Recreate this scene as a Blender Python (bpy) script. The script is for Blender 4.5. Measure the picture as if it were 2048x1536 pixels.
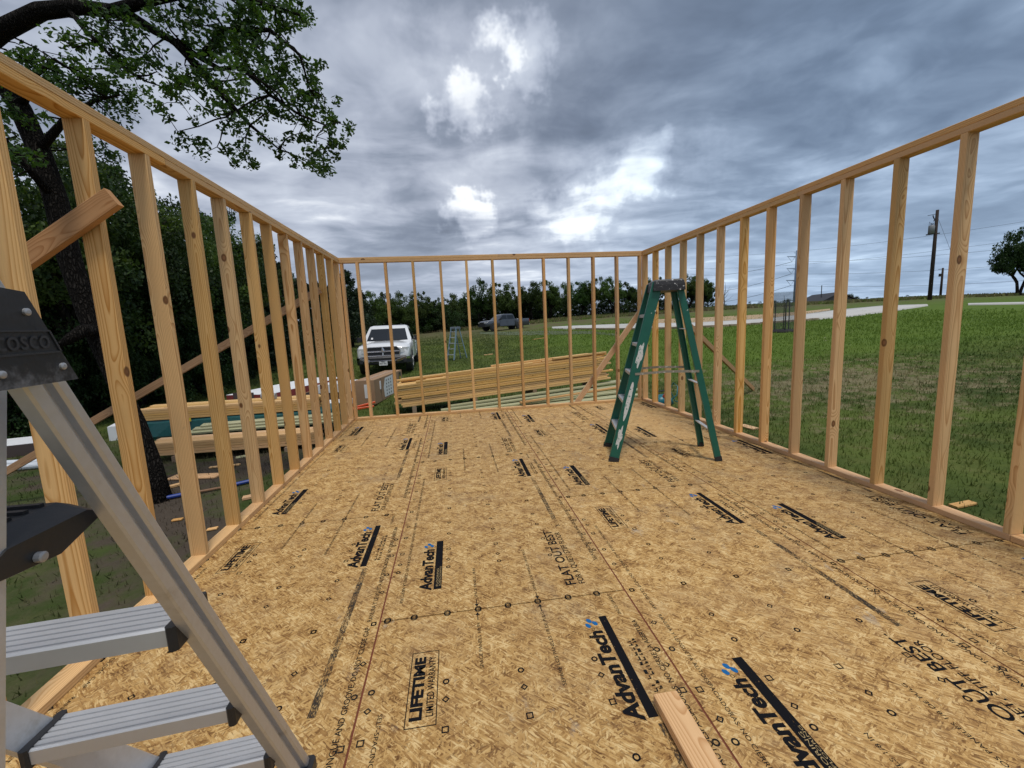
import bpy, math, random
import numpy as np
from mathutils import Vector, Matrix
random.seed(7); RNG = np.random.default_rng(7)
for o in list(bpy.data.objects): bpy.data.objects.remove(o)
S = bpy.context.scene
COL = S.collection
rad = math.radians

# ------------------------------------------------------------------ camera
CAM = np.array([.4305, 0.0, 1.3723]); YAW, PITCH, ROLL, FPX = .1313, -.1384, -.0450, 850.14
_cy, _sy, _cp, _sp = math.cos(YAW), math.sin(YAW), math.cos(PITCH), math.sin(PITCH)
FW = np.array([_sy*_cp, _cy*_cp, _sp]); _r = np.array([_cy, -_sy, 0]); _u = np.cross(_r, FW)
RT = math.cos(ROLL)*_r + math.sin(ROLL)*_u; UP = -math.sin(ROLL)*_r + math.cos(ROLL)*_u
cd = bpy.data.cameras.new('camera'); cam = bpy.data.objects.new('camera', cd); COL.objects.link(cam)
cam.matrix_world = Matrix(((RT[0], UP[0], -FW[0], CAM[0]), (RT[1], UP[1], -FW[1], CAM[1]), (RT[2], UP[2], -FW[2], CAM[2]), (0, 0, 0, 1)))
cd.sensor_width = 36; cd.lens = 36*FPX/2048; cd.clip_start = .02; cd.clip_end = 5000
S.camera = cam
S.render.resolution_x, S.render.resolution_y = 1024, 768
S.cycles.max_bounces = 5; S.cycles.diffuse_bounces = 2; S.cycles.transparent_max_bounces = 10

# ------------------------------------------------------------------ sun, sky, exposure
SUN_DIR = Vector((.10, -.28, .92)).normalized()
sl = bpy.data.lights.new('sun', 'SUN'); sl.energy = 1.5; sl.angle = rad(10); sl.color = (1, .955, .88)
sun = bpy.data.objects.new('sun', sl); COL.objects.link(sun)
sun.rotation_euler = SUN_DIR.to_track_quat('Z', 'Y').to_euler(); sun.location = (6, 4, 30)
S.view_settings.view_transform = 'Standard'; S.view_settings.look = 'None'
S.view_settings.gamma = 1; S.view_settings.exposure = 0.55; S.view_settings.use_curve_mapping = False


class NT:
    """small node-tree helper"""
    def __init__(s, tree): s.t = tree; s.n = tree.nodes; s.l = tree.links
    def add(s, typ, **kw):
        n = s.n.new(typ)
        for k, v in kw.items():
            if k.startswith('i_'): s.set(n, k[2:], v)
            else: setattr(n, k, v)
        return n
    def set(s, n, key, v):
        sock = n.inputs[int(key) if key.isdigit() else key.replace('_', ' ')]
        if hasattr(v, 'is_linked'): s.l.new(v, sock)
        else: sock.default_value = v
    def math(s, op, a, b=None, c=None, clamp=False):
        n = s.n.new('ShaderNodeMath'); n.operation = op; n.use_clamp = clamp
        for i, v in enumerate((a, b, c)):
            if v is None: continue
            if hasattr(v, 'is_linked'): s.l.new(v, n.inputs[i])
            else: n.inputs[i].default_value = v
        return n.outputs[0]
    def vmath(s, op, a, b=None, out=0):
        n = s.n.new('ShaderNodeVectorMath'); n.operation = op
        for i, v in enumerate((a, b)):
            if v is None: continue
            if op == 'SCALE' and i == 1: i = 3
            if hasattr(v, 'is_linked'): s.l.new(v, n.inputs[i])
            else: n.inputs[i].default_value = v
        return n.outputs[1] if op in ('DOT_PRODUCT', 'LENGTH', 'DISTANCE') else n.outputs[0]
    def mix(s, f, a, b, blend='MIX'):
        n = s.n.new('ShaderNodeMix'); n.data_type = 'RGBA'; n.blend_type = blend
        for sock, v in ((n.inputs['Factor'], f), (n.inputs[6], a), (n.inputs[7], b)):
            if hasattr(v, 'is_linked'): s.l.new(v, sock)
            else: sock.default_value = v if isinstance(v, (int, float)) else (tuple(v)+(1,))[:4]
        return n.outputs[2]
    def ramp(s, f, stops, interp='LINEAR'):
        n = s.n.new('ShaderNodeValToRGB'); e = n.color_ramp.elements; n.color_ramp.interpolation = interp
        while len(e) < len(stops): e.new(.5)
        for el, (p, c) in zip(e, stops):
            el.position = p; el.color = (c, c, c, 1) if isinstance(c, (int, float)) else (tuple(c)+(1,))[:4]
        s.l.new(f, n.inputs[0]); return n.outputs[0]
    def smooth(s, f, a, b):
        n = s.n.new('ShaderNodeMapRange'); n.interpolation_type = 'SMOOTHSTEP'
        s.l.new(f, n.inputs[0]); n.inputs[1].default_value = a; n.inputs[2].default_value = b
        return n.outputs[0]
    def noise(s, vec, scale, detail=4, rough=.5, dist=0, col=False):
        n = s.n.new('ShaderNodeTexNoise'); n.inputs['Scale'].default_value = scale; n.inputs['Detail'].default_value = detail
        n.inputs['Roughness'].default_value = rough; n.inputs['Distortion'].default_value = dist
        if vec is not None: s.l.new(vec, n.inputs['Vector'])
        return n.outputs['Color'] if col else n.outputs['Fac']
    def voro(s, vec, scale, feature='F1'):
        n = s.n.new('ShaderNodeTexVoronoi'); n.feature = feature; n.inputs['Scale'].default_value = scale
        s.l.new(vec, n.inputs['Vector']); return n
    def mapping(s, vec, loc=(0, 0, 0), rot=(0, 0, 0), scale=(1, 1, 1)):
        n = s.n.new('ShaderNodeMapping'); s.l.new(vec, n.inputs[0])
        n.inputs[1].default_value = loc; n.inputs[2].default_value = rot; n.inputs[3].default_value = scale
        return n.outputs[0]


def px_dir(u, v):
    d = FW + RT*(u-1024)/FPX + UP*(768-v)/FPX
    return d/np.linalg.norm(d)

# --- world: physical sky behind a broken overcast deck
W = bpy.data.worlds.new('World'); S.world = W; W.use_nodes = True
W.cycles.sampling_method = 'MANUAL'; W.cycles.sample_map_resolution = 256
w = NT(W.node_tree); w.n.clear()
gen = w.add('ShaderNodeTexCoord').outputs['Generated']
sky = w.add('ShaderNodeTexSky', sky_type='NISHITA', sun_disc=False)
sky.sun_elevation = math.asin(SUN_DIR.z); sky.sun_rotation = math.atan2(SUN_DIR.x, SUN_DIR.y)
sky.air_density = 1.2; sky.dust_density = 1.5
sep = w.add('ShaderNodeSeparateXYZ'); w.l.new(gen, sep.inputs[0])
zc = w.math('ADD', w.math('MAXIMUM', sep.outputs[2], 0.0), .085)
comb = w.add('ShaderNodeCombineXYZ'); w.l.new(w.math('DIVIDE', sep.outputs[0], zc), comb.inputs[0]); w.l.new(w.math('DIVIDE', sep.outputs[1], zc), comb.inputs[1])
plane = comb.outputs[0]
warp = w.vmath('SCALE', w.vmath('SUBTRACT', w.noise(plane, 1.3, 2, .5, col=True), (.5, .5, .5)), .5)
pw = w.vmath('ADD', w.mapping(plane, loc=(7.3, 2.1, .4), scale=(.85, 1.0, 1)), warp)
big = w.noise(pw, .8, 3, .45)
med = w.noise(w.mapping(pw, loc=(9, 4, 2)), 1.9, 5, .50)
fine = w.noise(w.mapping(pw, loc=(2, 8, 5)), 5.5, 3, .55)
thick = w.math('ADD', w.math('ADD', w.math('MULTIPLY', big, .40), w.math('MULTIPLY', med, .46)), w.math('MULTIPLY', fine, .14))
thick = w.math('ADD', w.math('MULTIPLY', w.math('SUBTRACT', thick, .5), 1.28), .5)
dn = w.vmath('NORMALIZE', w.vmath('ADD', gen, w.vmath('SCALE', w.vmath('SUBTRACT', w.noise(gen, 11, 4, .62, col=True), (.5, .5, .5)), .19)))
def lump(u, v, r, amp):
    """thicker (+) or thinner (-) cloud around a direction of the sky in view"""
    global thick
    c = w.vmath('DOT_PRODUCT', dn, tuple(px_dir(u, v)))
    thick = w.math('ADD', thick, w.math('MULTIPLY', w.smooth(c, math.cos(rad(r)), 1.0), amp))
for a in ((915, 215, 4.2, -.17), (930, 235, 11, -.075), (1050, 92, 4.6, -.13), (1040, 120, 12, -.075), (985, 92, 2.6, -.10), (938, 432, 3.6, -.17), (1140, 432, 4.6, -.10), (1060, 440, 12, -.06), (1215, 388, 3.6, -.09),
          (1295, 338, 4.2, -.13), (1270, 350, 11, -.06), (1165, 478, 3.4, -.07), (870, 345, 10, .10), (1045, 355, 7.5, .10), (1110, 230, 9, .06), (1420, 190, 17, .035), (1740, 120, 14, .03), (1540, 320, 10, .06), (790, 50, 12, .06), (560, 430, 12, .04)):
    lump(*a)
CLOUD = w.ramp(thick, [(.18, (1.15, 1.18, 1.22)), (.29, (.86, .90, .96)), (.37, (.55, .60, .70)), (.47, (.39, .435, .535)), (.55, (.265, .308, .395)), (.64, (.185, .222, .298)), (.80, (.105, .13, .18))])
blue = w.vmath('SCALE', sky.outputs[0], .085)
cover = w.smooth(thick, -.10, .10)
low = w.smooth(sep.outputs[2], .30, .02)
pale = w.mix(w.math('MULTIPLY', low, .38), CLOUD, (.56, .64, .77))
tint = w.mix(w.smooth(sep.outputs[0], .05, .75), pale, w.mix(1, pale, (.86, 1.0, 1.10), 'MULTIPLY'))
skyc = w.mix(cover, blue, tint)
bg = w.add('ShaderNodeBackground'); w.l.new(skyc, bg.inputs[0]); bg.inputs[1].default_value = .73
out = w.add('ShaderNodeOutputWorld'); w.l.new(bg.outputs[0], out.inputs[0])

# ------------------------------------------------------------------ picture-to-place helpers
def ray(u, v): return FW + RT*(u-1024)/FPX + UP*(768-v)/FPX
def at_y(u, v, y): d = ray(u, v); return CAM + d*(y-CAM[1])/d[1]
def at_z(u, v, z): d = ray(u, v); return CAM + d*(z-CAM[2])/d[2]
def sp(t, k): return np.logaddexp(0, np.asarray(t, float)/k)*k
def zg(x, y):
    """height of the ground"""
    x = np.asarray(x, float); y = np.asarray(y, float)
    z = -.5 + .034*(sp(y-9, 2)-sp(y-60, 5)) + .068*(sp(x-4.5, 1.5)-sp(x-15, 3)) + .024*(sp(x-15, 3)-sp(x-46, 6))
    z = z - .10/(1+np.exp((x+2.0)/.4)) - .03/(1+np.exp((x-3.9)/.3))
    z = z + .025*np.sin(x*.9+1.3*np.sin(y*.37))*np.sin(y*.8+.5) + .05*np.sin(x*.21+2)*np.sin(y*.17+1)
    return z
def on_ground(u, v, tmax=400):
    d = ray(u, v); d = d/np.linalg.norm(d); t = 1.0
    while t < tmax:
        p = CAM + d*t
        if p[2] < zg(p[0], p[1]):
            lo, hi = t-max(.05, t*.02), t
            for _ in range(30):
                m = (lo+hi)/2; q = CAM+d*m
                if q[2] < zg(q[0], q[1]): hi = m
                else: lo = m
            return CAM+d*hi
        t += max(.05, t*.02)
    return CAM+d*tmax

# ------------------------------------------------------------------ mesh helpers
class MB:
    def __init__(s): s.v = []; s.f = []
    def add(s, vs, fs):
        b = len(s.v); s.v += [tuple(map(float, p)) for p in vs]; s.f += [tuple(i+b for i in f) for f in fs]; return s
    def box(s, c, size, M=None, ch=0.0):
        x, y, z = size[0]/2, size[1]/2, size[2]/2
        if ch:
            ring = [(x-ch, -y), (x, -y+ch), (x, y-ch), (x-ch, y), (-x+ch, y), (-x, y-ch), (-x, -y+ch), (-x+ch, -y)]
            n = 8
            vs = [(p[0], p[1], -z) for p in ring]+[(p[0], p[1], z) for p in ring]
            fs = [(i, (i+1) % n, n+(i+1) % n, n+i) for i in range(n)]+[tuple(range(n-1, -1, -1)), tuple(range(n, 2*n))]
        else:
            vs = [(sx*x, sy*y, sz*z) for sz in (-1, 1) for sx, sy in ((-1, -1), (1, -1), (1, 1), (-1, 1))]
            fs = [(3, 2, 1, 0), (4, 5, 6, 7), (0, 1, 5, 4), (1, 2, 6, 5), (2, 3, 7, 6), (3, 0, 4, 7)]
        out = []
        for p in vs:
            p = Vector(p)
            if M is not None: p = M @ p
            out.append(p+Vector(c))
        return s.add(out, fs)
    def beam(s, a, b, wx, wy, side=(0, 0, 1), ch=0.0):
        """box from a to b, wx across the side vector, wy along it"""
        a, b = Vector(a), Vector(b); d = b-a; L = d.length; z = d.normalized()
        y = Vector(side); y = (y - z*y.dot(z)).normalized(); x = y.cross(z)
        M = Matrix((x, y, z)).transposed()
        return s.box((a+b)/2, (wx, wy, L), M, ch)
    def tube(s, pts, rs, n=8, cap=True):
        pts = [Vector(p) for p in pts]; rs = [rs]*len(pts) if isinstance(rs, (int, float)) else list(rs)
        b = len(s.v); ref = Vector((.31, .17, .93))
        for i, p in enumerate(pts):
            t = (pts[min(i+1, len(pts)-1)]-pts[max(i-1, 0)]).normalized()
            if abs(t.dot(ref)) > .98: ref = Vector((1, 0, 0))
            a = (ref-t*ref.dot(t)).normalized(); c = t.cross(a); ref = a
            for k in range(n):
                q = 2*math.pi*k/n; s.v.append(tuple(p+(a*math.cos(q)+c*math.sin(q))*rs[i]))
        for i in range(len(pts)-1):
            for k in range(n):
                k2 = (k+1) % n; s.f.append((b+i*n+k, b+i*n+k2, b+(i+1)*n+k2, b+(i+1)*n+k))
        if cap:
            s.f.append(tuple(b+k for k in range(n-1, -1, -1))); e = b+(len(pts)-1)*n; s.f.append(tuple(e+k for k in range(n)))
        return s
    def prism(s, poly, a, b, axis=2):
        """poly in the two other axes, extruded along axis from a to b"""
        n = len(poly); o = [i for i in range(3) if i != axis]
        if axis == 1: pass
        vs = []
        for h in (a, b):
            for p in poly:
                q = [0, 0, 0]; q[o[0]] = p[0]; q[o[1]] = p[1]; q[axis] = h; vs.append(q)
        fs = [(i, (i+1) % n, n+(i+1) % n, n+i) for i in range(n)]+[tuple(range(n-1, -1, -1)), tuple(range(n, 2*n))]
        return s.add(vs, fs)
    def loft(s, rings, cap=True):
        n = len(rings[0]); b = len(s.v)
        for r in rings: s.v += [tuple(map(float, p)) for p in r]
        for i in range(len(rings)-1):
            for k in range(n):
                k2 = (k+1) % n; s.f.append((b+i*n+k, b+i*n+k2, b+(i+1)*n+k2, b+(i+1)*n+k))
        if cap: s.f.append(tuple(b+k for k in range(n-1, -1, -1))); s.f.append(tuple(b+(len(rings)-1)*n+k for k in range(n)))
        return s
    def mesh(s, name, mat, smooth=False):
        m = bpy.data.meshes.new(name); m.from_pydata(s.v, [], s.f)
        fix_normals(m)
        if mat is not None: m.materials.append(mat)
        if smooth: m.polygons.foreach_set('use_smooth', [True]*len(m.polygons))
        m.update(); return m
    def build(s, name, mat, parent=None, smooth=False, world=False):
        return link(name, s.mesh(name, mat, smooth), parent, world)
def fix_normals(m):
    import bmesh
    b = bmesh.new(); b.from_mesh(m); bmesh.ops.recalc_face_normals(b, faces=b.faces); b.to_mesh(m); b.free()
def link(name, mesh, parent=None, world=False):
    o = bpy.data.objects.new(name, mesh); COL.objects.link(o)
    if parent is not None:
        o.parent = parent
        if world: o.matrix_parent_inverse = parent.matrix_world.inverted()
    return o
def tag(o, label=None, cat=None, group=None, kind=None):
    if label: o['label'] = label
    if cat: o['category'] = cat
    if group: o['group'] = group
    if kind: o['kind'] = kind
    return o
def empty(name, loc, rz=0):
    o = bpy.data.objects.new(name, None); COL.objects.link(o); o.empty_display_size = .2
    o.matrix_world = Matrix.Translation(Vector(loc)) @ Matrix.Rotation(rz, 4, 'Z'); return o
def np_mesh(name, V, F, mat, smooth=False):
    """F: (n,3) or (n,4) int array"""
    m = bpy.data.meshes.new(name); k = F.shape[1]
    m.vertices.add(len(V)); m.vertices.foreach_set('co', np.asarray(V, np.float32).ravel())
    m.loops.add(F.size); m.loops.foreach_set('vertex_index', F.ravel().astype(np.int32))
    m.polygons.add(len(F)); m.polygons.foreach_set('loop_start', np.arange(0, F.size, k, dtype=np.int32))
    m.polygons.foreach_set('loop_total', np.full(len(F), k, np.int32))
    if smooth: m.polygons.foreach_set('use_smooth', np.ones(len(F), bool))
    m.update(calc_edges=True); m.validate()
    if mat is not None: m.materials.append(mat)
    return m

# ------------------------------------------------------------------ materials
MATS = {}
def material(name):
    m = bpy.data.materials.new(name); m.use_nodes = True; t = NT(m.node_tree); t.n.clear()
    o = t.add('ShaderNodeOutputMaterial'); MATS[name] = m
    return m, t, o
def plain(name, col, rough=.5, metal=0, var=.12, scale=30, spec=.5, bump=0, alpha=1, dirt=None, coat=0):
    m, t, o = material(name)
    p = t.add('ShaderNodeBsdfPrincipled'); co = t.add('ShaderNodeTexCoord').outputs['Object']
    n = t.noise(co, scale, 4, .6)
    lo = tuple(c*(1-var) for c in col); hi = tuple(min(1, c*(1+var)) for c in col)
    c = t.mix(n, lo, hi)
    if dirt:
        dcol, dscale, a, b = dirt
        c = t.mix(t.smooth(t.noise(co, dscale, 5, .65), a, b), c, dcol)
    t.l.new(c, p.inputs['Base Color'])
    t.l.new(t.ramp(n, [(0, max(0, rough-.08)), (1, min(1, rough+.1))]), p.inputs['Roughness'])
    p.inputs['Metallic'].default_value = metal; p.inputs['Specular IOR Level'].default_value = spec; p.inputs['Coat Weight'].default_value = coat
    if bump:
        b = t.add('ShaderNodeBump'); b.inputs['Strength'].default_value = bump; b.inputs['Distance'].default_value = .003
        t.l.new(n, b.inputs['Height']); t.l.new(b.outputs[0], p.inputs['Normal'])
    t.l.new(p.outputs[0], o.inputs[0]); return m

def lumber_mat(name, early, late, knots=True, tone=.22, rough=.62):
    m, t, o = material(name)
    p = t.add('ShaderNodeBsdfPrincipled'); co = t.add('ShaderNodeTexCoord').outputs['Object']
    info = t.add('ShaderNodeObjectInfo').outputs['Random']
    def rnd(k): return t.math('FRACT', t.math('MULTIPLY', info, k))
    off = t.add('ShaderNodeCombineXYZ')
    for i, k in enumerate((91.7, 53.3, 977.1)): t.l.new(t.math('MULTIPLY', rnd(k), 40.0), off.inputs[i])
    pos = t.vmath('ADD', co, off.outputs[0])
    s = t.add('ShaderNodeSeparateXYZ'); t.l.new(co, s.inputs[0])
    kn = t.voro(t.mapping(pos, scale=(1, 1, .62)), 5.0); kd = kn.outputs['Distance']
    kmask = t.smooth(kd, .42, .10)
    wob = t.noise(t.mapping(pos, scale=(2.2, 2.2, .75)), 1.0, 2, .45)
    x = t.math('ADD', s.outputs[0], t.math('MULTIPLY', t.math('SUBTRACT', rnd(17.3), .5), .10))
    y = t.math('ADD', s.outputs[1], t.math('ADD', .022, t.math('MULTIPLY', rnd(31.9), .075)))
    r = t.math('SQRT', t.math('ADD', t.math('MULTIPLY', x, x), t.math('MULTIPLY', y, y)))
    r = t.math('ADD', r, t.math('MULTIPLY', s.outputs[2], t.math('MULTIPLY', t.math('SUBTRACT', rnd(71.1), .5), .012)))
    r = t.math('ADD', r, t.math('MULTIPLY', t.math('SUBTRACT', wob, .5), .075))
    if knots: r = t.math('ADD', r, t.math('MULTIPLY', kmask, .016))
    fr = t.math('ADD', 95, t.math('MULTIPLY', rnd(13.7), 85))
    ph = t.math('FRACT', t.math('MULTIPLY', r, fr))
    ring = t.ramp(ph, [(0, .0), (.45, .12), (.80, .75), (.90, 1), (1, 0)])
    fib = t.noise(t.mapping(pos, scale=(260, 260, 5)), 1, 3, .6)
    tone_n = t.noise(t.mapping(pos, scale=(5, 5, 1.6)), 1.3, 4, .6)
    base = t.mix(t.math('MULTIPLY', ring, .92), early, late)
    base = t.mix(t.math('MULTIPLY', t.math('SUBTRACT', fib, .30), .38), base, tuple(c*.62 for c in late))
    base = t.mix(t.smooth(tone_n, .45, .75), base, t.mix(.55, base, tuple(c*.72 for c in early)))
    hsv = t.add('ShaderNodeHueSaturation'); t.l.new(base, hsv.inputs['Color'])
    t.l.new(t.math('ADD', 1-tone/2, t.math('MULTIPLY', rnd(7.7), tone)), hsv.inputs['Value'])
    t.l.new(t.math('ADD', .93, t.math('MULTIPLY', rnd(23.9), .18)), hsv.inputs['Saturation'])
    t.l.new(t.math('ADD', .491, t.math('MULTIPLY', rnd(43.9), .009)), hsv.inputs['Hue'])
    c = hsv.outputs[0]
    if knots:
        c = t.mix(t.smooth(kd, .105, .075), c, (.17, .075, .025))
        c = t.mix(t.smooth(kd, .06, .03), c, (.28, .13, .05))
    scuff = t.smooth(t.noise(pos, 14, 5, .7), .66, .80)
    c = t.mix(t.math('MULTIPLY', scuff, .35), c, (.20, .15, .10))
    t.l.new(c, p.inputs['Base Color']); p.inputs['Roughness'].default_value = rough; p.inputs['Specular IOR Level'].default_value = .3
    b = t.add('ShaderNodeBump'); b.inputs['Strength'].default_value = .25; b.inputs['Distance'].default_value = .002
    t.l.new(t.math('ADD', fib, t.math('MULTIPLY', ring, .5)), b.inputs['Height']); t.l.new(b.outputs[0], p.inputs['Normal'])
    t.l.new(p.outputs[0], o.inputs[0]); return m
PINE = lumber_mat('pine', (.80, .525, .232), (.48, .23, .06), tone=.36)
FIR = lumber_mat('fir', (.77, .51, .26), (.53, .29, .115), knots=True, tone=.25)
PINE_STACK = lumber_mat('pine_stack', (.80, .53, .215), (.54, .30, .085), tone=.40)
TREATED = lumber_mat('treated_pine', (.47, .47, .29), (.33, .32, .17), tone=.3)
BROWNWOOD = lumber_mat('brown_pine', (.55, .325, .155), (.36, .18, .07), tone=.2)
WEATHER = lumber_mat('weathered_wood', (.36, .27, .18), (.20, .14, .09), tone=.4)

def osb_mat(name, cols, patch):
    m, t, o = material(name)
    p = t.add('ShaderNodeBsdfPrincipled'); pos = t.add('ShaderNodeNewGeometry').outputs['Position']
    wv = t.vmath('SCALE', t.vmath('SUBTRACT', t.noise(pos, 7.0, 2, .5, col=True), (.5, .5, .5)), .035)
    pw = t.vmath('ADD', pos, wv)
    layers = []
    for i, (ang, sx, sy) in enumerate(((8, 165, 28), (64, 160, 32), (-48, 180, 29))):
        v = t.voro(t.mapping(t.mapping(pw, rot=(0, 0, rad(ang))), loc=(i*3.7, i*1.9, 0), scale=(sx, sy, 1)), 1.0)
        sc = t.add('ShaderNodeSeparateColor'); t.l.new(v.outputs['Color'], sc.inputs[0])
        layers.append((sc.outputs[0], sc.outputs[1], v.outputs['Distance']))
    val, pick, dist = layers[0]
    for i, (a, b, d) in enumerate(layers[1:]):
        selm = t.math('GREATER_THAN', t.math('ADD', t.math('MULTIPLY', b, .55), t.noise(t.mapping(pos, loc=(i*5.1, 3, 0)), 22, 1, .5)), .76+.02*i)
        mixn = lambda u, q: t.math('ADD', t.math('MULTIPLY', u, t.math('SUBTRACT', 1.0, selm)), t.math('MULTIPLY', q, selm))
        val = mixn(val, a); dist = mixn(dist, d)
    blot = t.noise(pos, 11, 5, .65); fine = t.noise(t.mapping(pw, scale=(1, 1, 1)), 160, 3, .7)
    val = t.math('ADD', t.math('MULTIPLY', val, .60), t.math('ADD', t.math('MULTIPLY', fine, .30), t.math('MULTIPLY', t.math('SUBTRACT', blot, .46), 1.2)))
    c = t.ramp(val, cols)
    c = t.mix(t.math('MULTIPLY', t.smooth(t.noise(pos, 3.1, 4, .6), .45, .72), .40), c, patch)
    edge = t.smooth(dist, .62, .95)
    c = t.mix(t.math('MULTIPLY', edge, .6), c, (.15, .08, .03))
    speck = t.smooth(t.noise(pos, 62, 3, .6), .70, .76)
    c = t.mix(t.math('MULTIPLY', speck, .6), c, (.13, .075, .03))
    dirt = t.smooth(t.noise(pos, 1.7, 7, .70), .52, .72)
    c = t.mix(t.math('MULTIPLY', dirt, .42), c, (.22, .16, .105))
    scuff = t.math('MULTIPLY', t.smooth(t.noise(t.mapping(pos, scale=(1, .55, 1)), 7.5, 5, .7), .60, .72), t.smooth(t.noise(pos, .9, 3, .5), .45, .60))
    c = t.mix(t.math('MULTIPLY', scuff, .55), c, (.40, .36, .29))
    rnd = t.add('ShaderNodeObjectInfo').outputs['Random']
    hv = t.add('ShaderNodeHueSaturation'); t.l.new(c, hv.inputs['Color']); t.l.new(t.math('ADD', .93, t.math('MULTIPLY', rnd, .14)), hv.inputs['Value'])
    c = hv.outputs[0]
    t.l.new(c, p.inputs['Base Color'])
    t.l.new(t.ramp(fine, [(0, .52), (1, .75)]), p.inputs['Roughness']); p.inputs['Specular IOR Level'].default_value = .3
    b = t.add('ShaderNodeBump'); b.inputs['Strength'].default_value = .3; b.inputs['Distance'].default_value = .002
    t.l.new(val, b.inputs['Height']); t.l.new(b.outputs[0], p.inputs['Normal'])
    t.l.new(p.outputs[0], o.inputs[0]); return m
OSB = osb_mat('strand_board', [(.06, (.12, .050, .012)), (.24, (.29, .148, .043)), (.44, (.455, .262, .086)), (.64, (.565, .352, .130)), (.86, (.71, .50, .23))], (.37, .225, .10))
OSB2 = osb_mat('strand_board_fresh', [(.10, (.33, .18, .06)), (.35, (.49, .29, .105)), (.55, (.56, .35, .135)), (.85, (.66, .45, .21))], (.44, .24, .085))

def ink_mat(name, col, a=.30, b=.42):
    m, t, o = material(name)
    d = t.add('ShaderNodeBsdfDiffuse'); d.inputs[0].default_value = (*col, 1)
    tr = t.add('ShaderNodeBsdfTransparent'); pos = t.add('ShaderNodeNewGeometry').outputs['Position']
    n = t.math('ADD', t.math('MULTIPLY', t.noise(t.mapping(pos, scale=(1, .35, 1)), 210, 3, .7), .6), t.math('MULTIPLY', t.noise(pos, 9, 4, .6), .4))
    mx = t.add('ShaderNodeMixShader'); t.l.new(t.smooth(n, a, b), mx.inputs[0])
    t.l.new(tr.outputs[0], mx.inputs[1]); t.l.new(d.outputs[0], mx.inputs[2]); t.l.new(mx.outputs[0], o.inputs[0]); return m
INK = ink_mat('black_ink', (.012, .012, .014), .29, .44); INK_FAINT = ink_mat('faint_ink', (.018, .018, .018), .34, .46)
INK_BLUE = ink_mat('blue_ink', (.02, .13, .33)); INK_SMEAR = ink_mat('smeared_ink', (.05, .042, .035), .42, .62)
INK_TAN = ink_mat('bare_board_letters', (.40, .29, .14), .30, .5)

def leaf_mat(name, a, b, trans=.35):
    m, t, o = material(name)
    pos = t.add('ShaderNodeNewGeometry').outputs['Position']; rnd = t.add('ShaderNodeObjectInfo').outputs['Random']
    n = t.noise(pos, 2.2, 3, .6); f = t.noise(pos, 40, 2, .6)
    c = t.mix(t.smooth(t.math('ADD', t.math('MULTIPLY', n, .6), t.math('MULTIPLY', f, .4)), .35, .65), a, b)
    h = t.add('ShaderNodeHueSaturation'); t.l.new(c, h.inputs['Color'])
    t.l.new(t.math('ADD', .75, t.math('MULTIPLY', rnd, .5)), h.inputs['Value']); t.l.new(t.math('ADD', .485, t.math('MULTIPLY', rnd, .03)), h.inputs['Hue'])
    p = t.add('ShaderNodeBsdfPrincipled'); p.inputs['Roughness'].default_value = .55; p.inputs['Specular IOR Level'].default_value = .25
    t.l.new(h.outputs[0], p.inputs['Base Color'])
    tl = t.add('ShaderNodeBsdfTranslucent'); t.l.new(t.mix(1, h.outputs[0], (1.5, 1.5, .6), 'MULTIPLY'), tl.inputs[0])
    mx = t.add('ShaderNodeMixShader'); mx.inputs[0].default_value = trans
    t.l.new(p.outputs[0], mx.inputs[1]); t.l.new(tl.outputs[0], mx.inputs[2]); t.l.new(mx.outputs[0], o.inputs[0]); return m
LEAF_OAK = leaf_mat('oak_leaves', (.018, .038, .010), (.055, .100, .020), .38)
LEAF_DARK = leaf_mat('dark_leaves', (.012, .028, .008), (.035, .065, .014), .25)
LEAF_MID = leaf_mat('mid_leaves', (.028, .052, .012), (.085, .13, .030), .35)
LEAF_CEDAR = leaf_mat('cedar_needles', (.012, .022, .010), (.028, .045, .018), .15)
def bark_mat():
    m, t, o = material('bark'); p = t.add('ShaderNodeBsdfPrincipled'); co = t.add('ShaderNodeTexCoord').outputs['Object']
    wv = t.vmath('ADD', co, t.vmath('SCALE', t.noise(co, 5, 3, .6, col=True), .08))
    v = t.voro(t.mapping(wv, scale=(44, 44, 8)), 1.0, 'DISTANCE_TO_EDGE').outputs['Distance']
    h = t.math('ADD', t.smooth(v, 0, .35), t.math('MULTIPLY', t.noise(co, 60, 4, .7), .5))
    c = t.ramp(h, [(.15, (.008, .007, .006)), (.7, (.024, .020, .017)), (1, (.040, .035, .030))])
    t.l.new(c, p.inputs['Base Color']); p.inputs['Roughness'].default_value = .95; p.inputs['Specular IOR Level'].default_value = .08
    b = t.add('ShaderNodeBump'); b.inputs['Strength'].default_value = 1; b.inputs['Distance'].default_value = .03
    t.l.new(h, b.inputs['Height']); t.l.new(b.outputs[0], p.inputs['Normal']); t.l.new(p.outputs[0], o.inputs[0]); return m
BARK = bark_mat()
BARK_GREY = plain('grey_bark', (.16, .145, .125), .9, var=.4, scale=16, bump=1.0, spec=.1)

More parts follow.
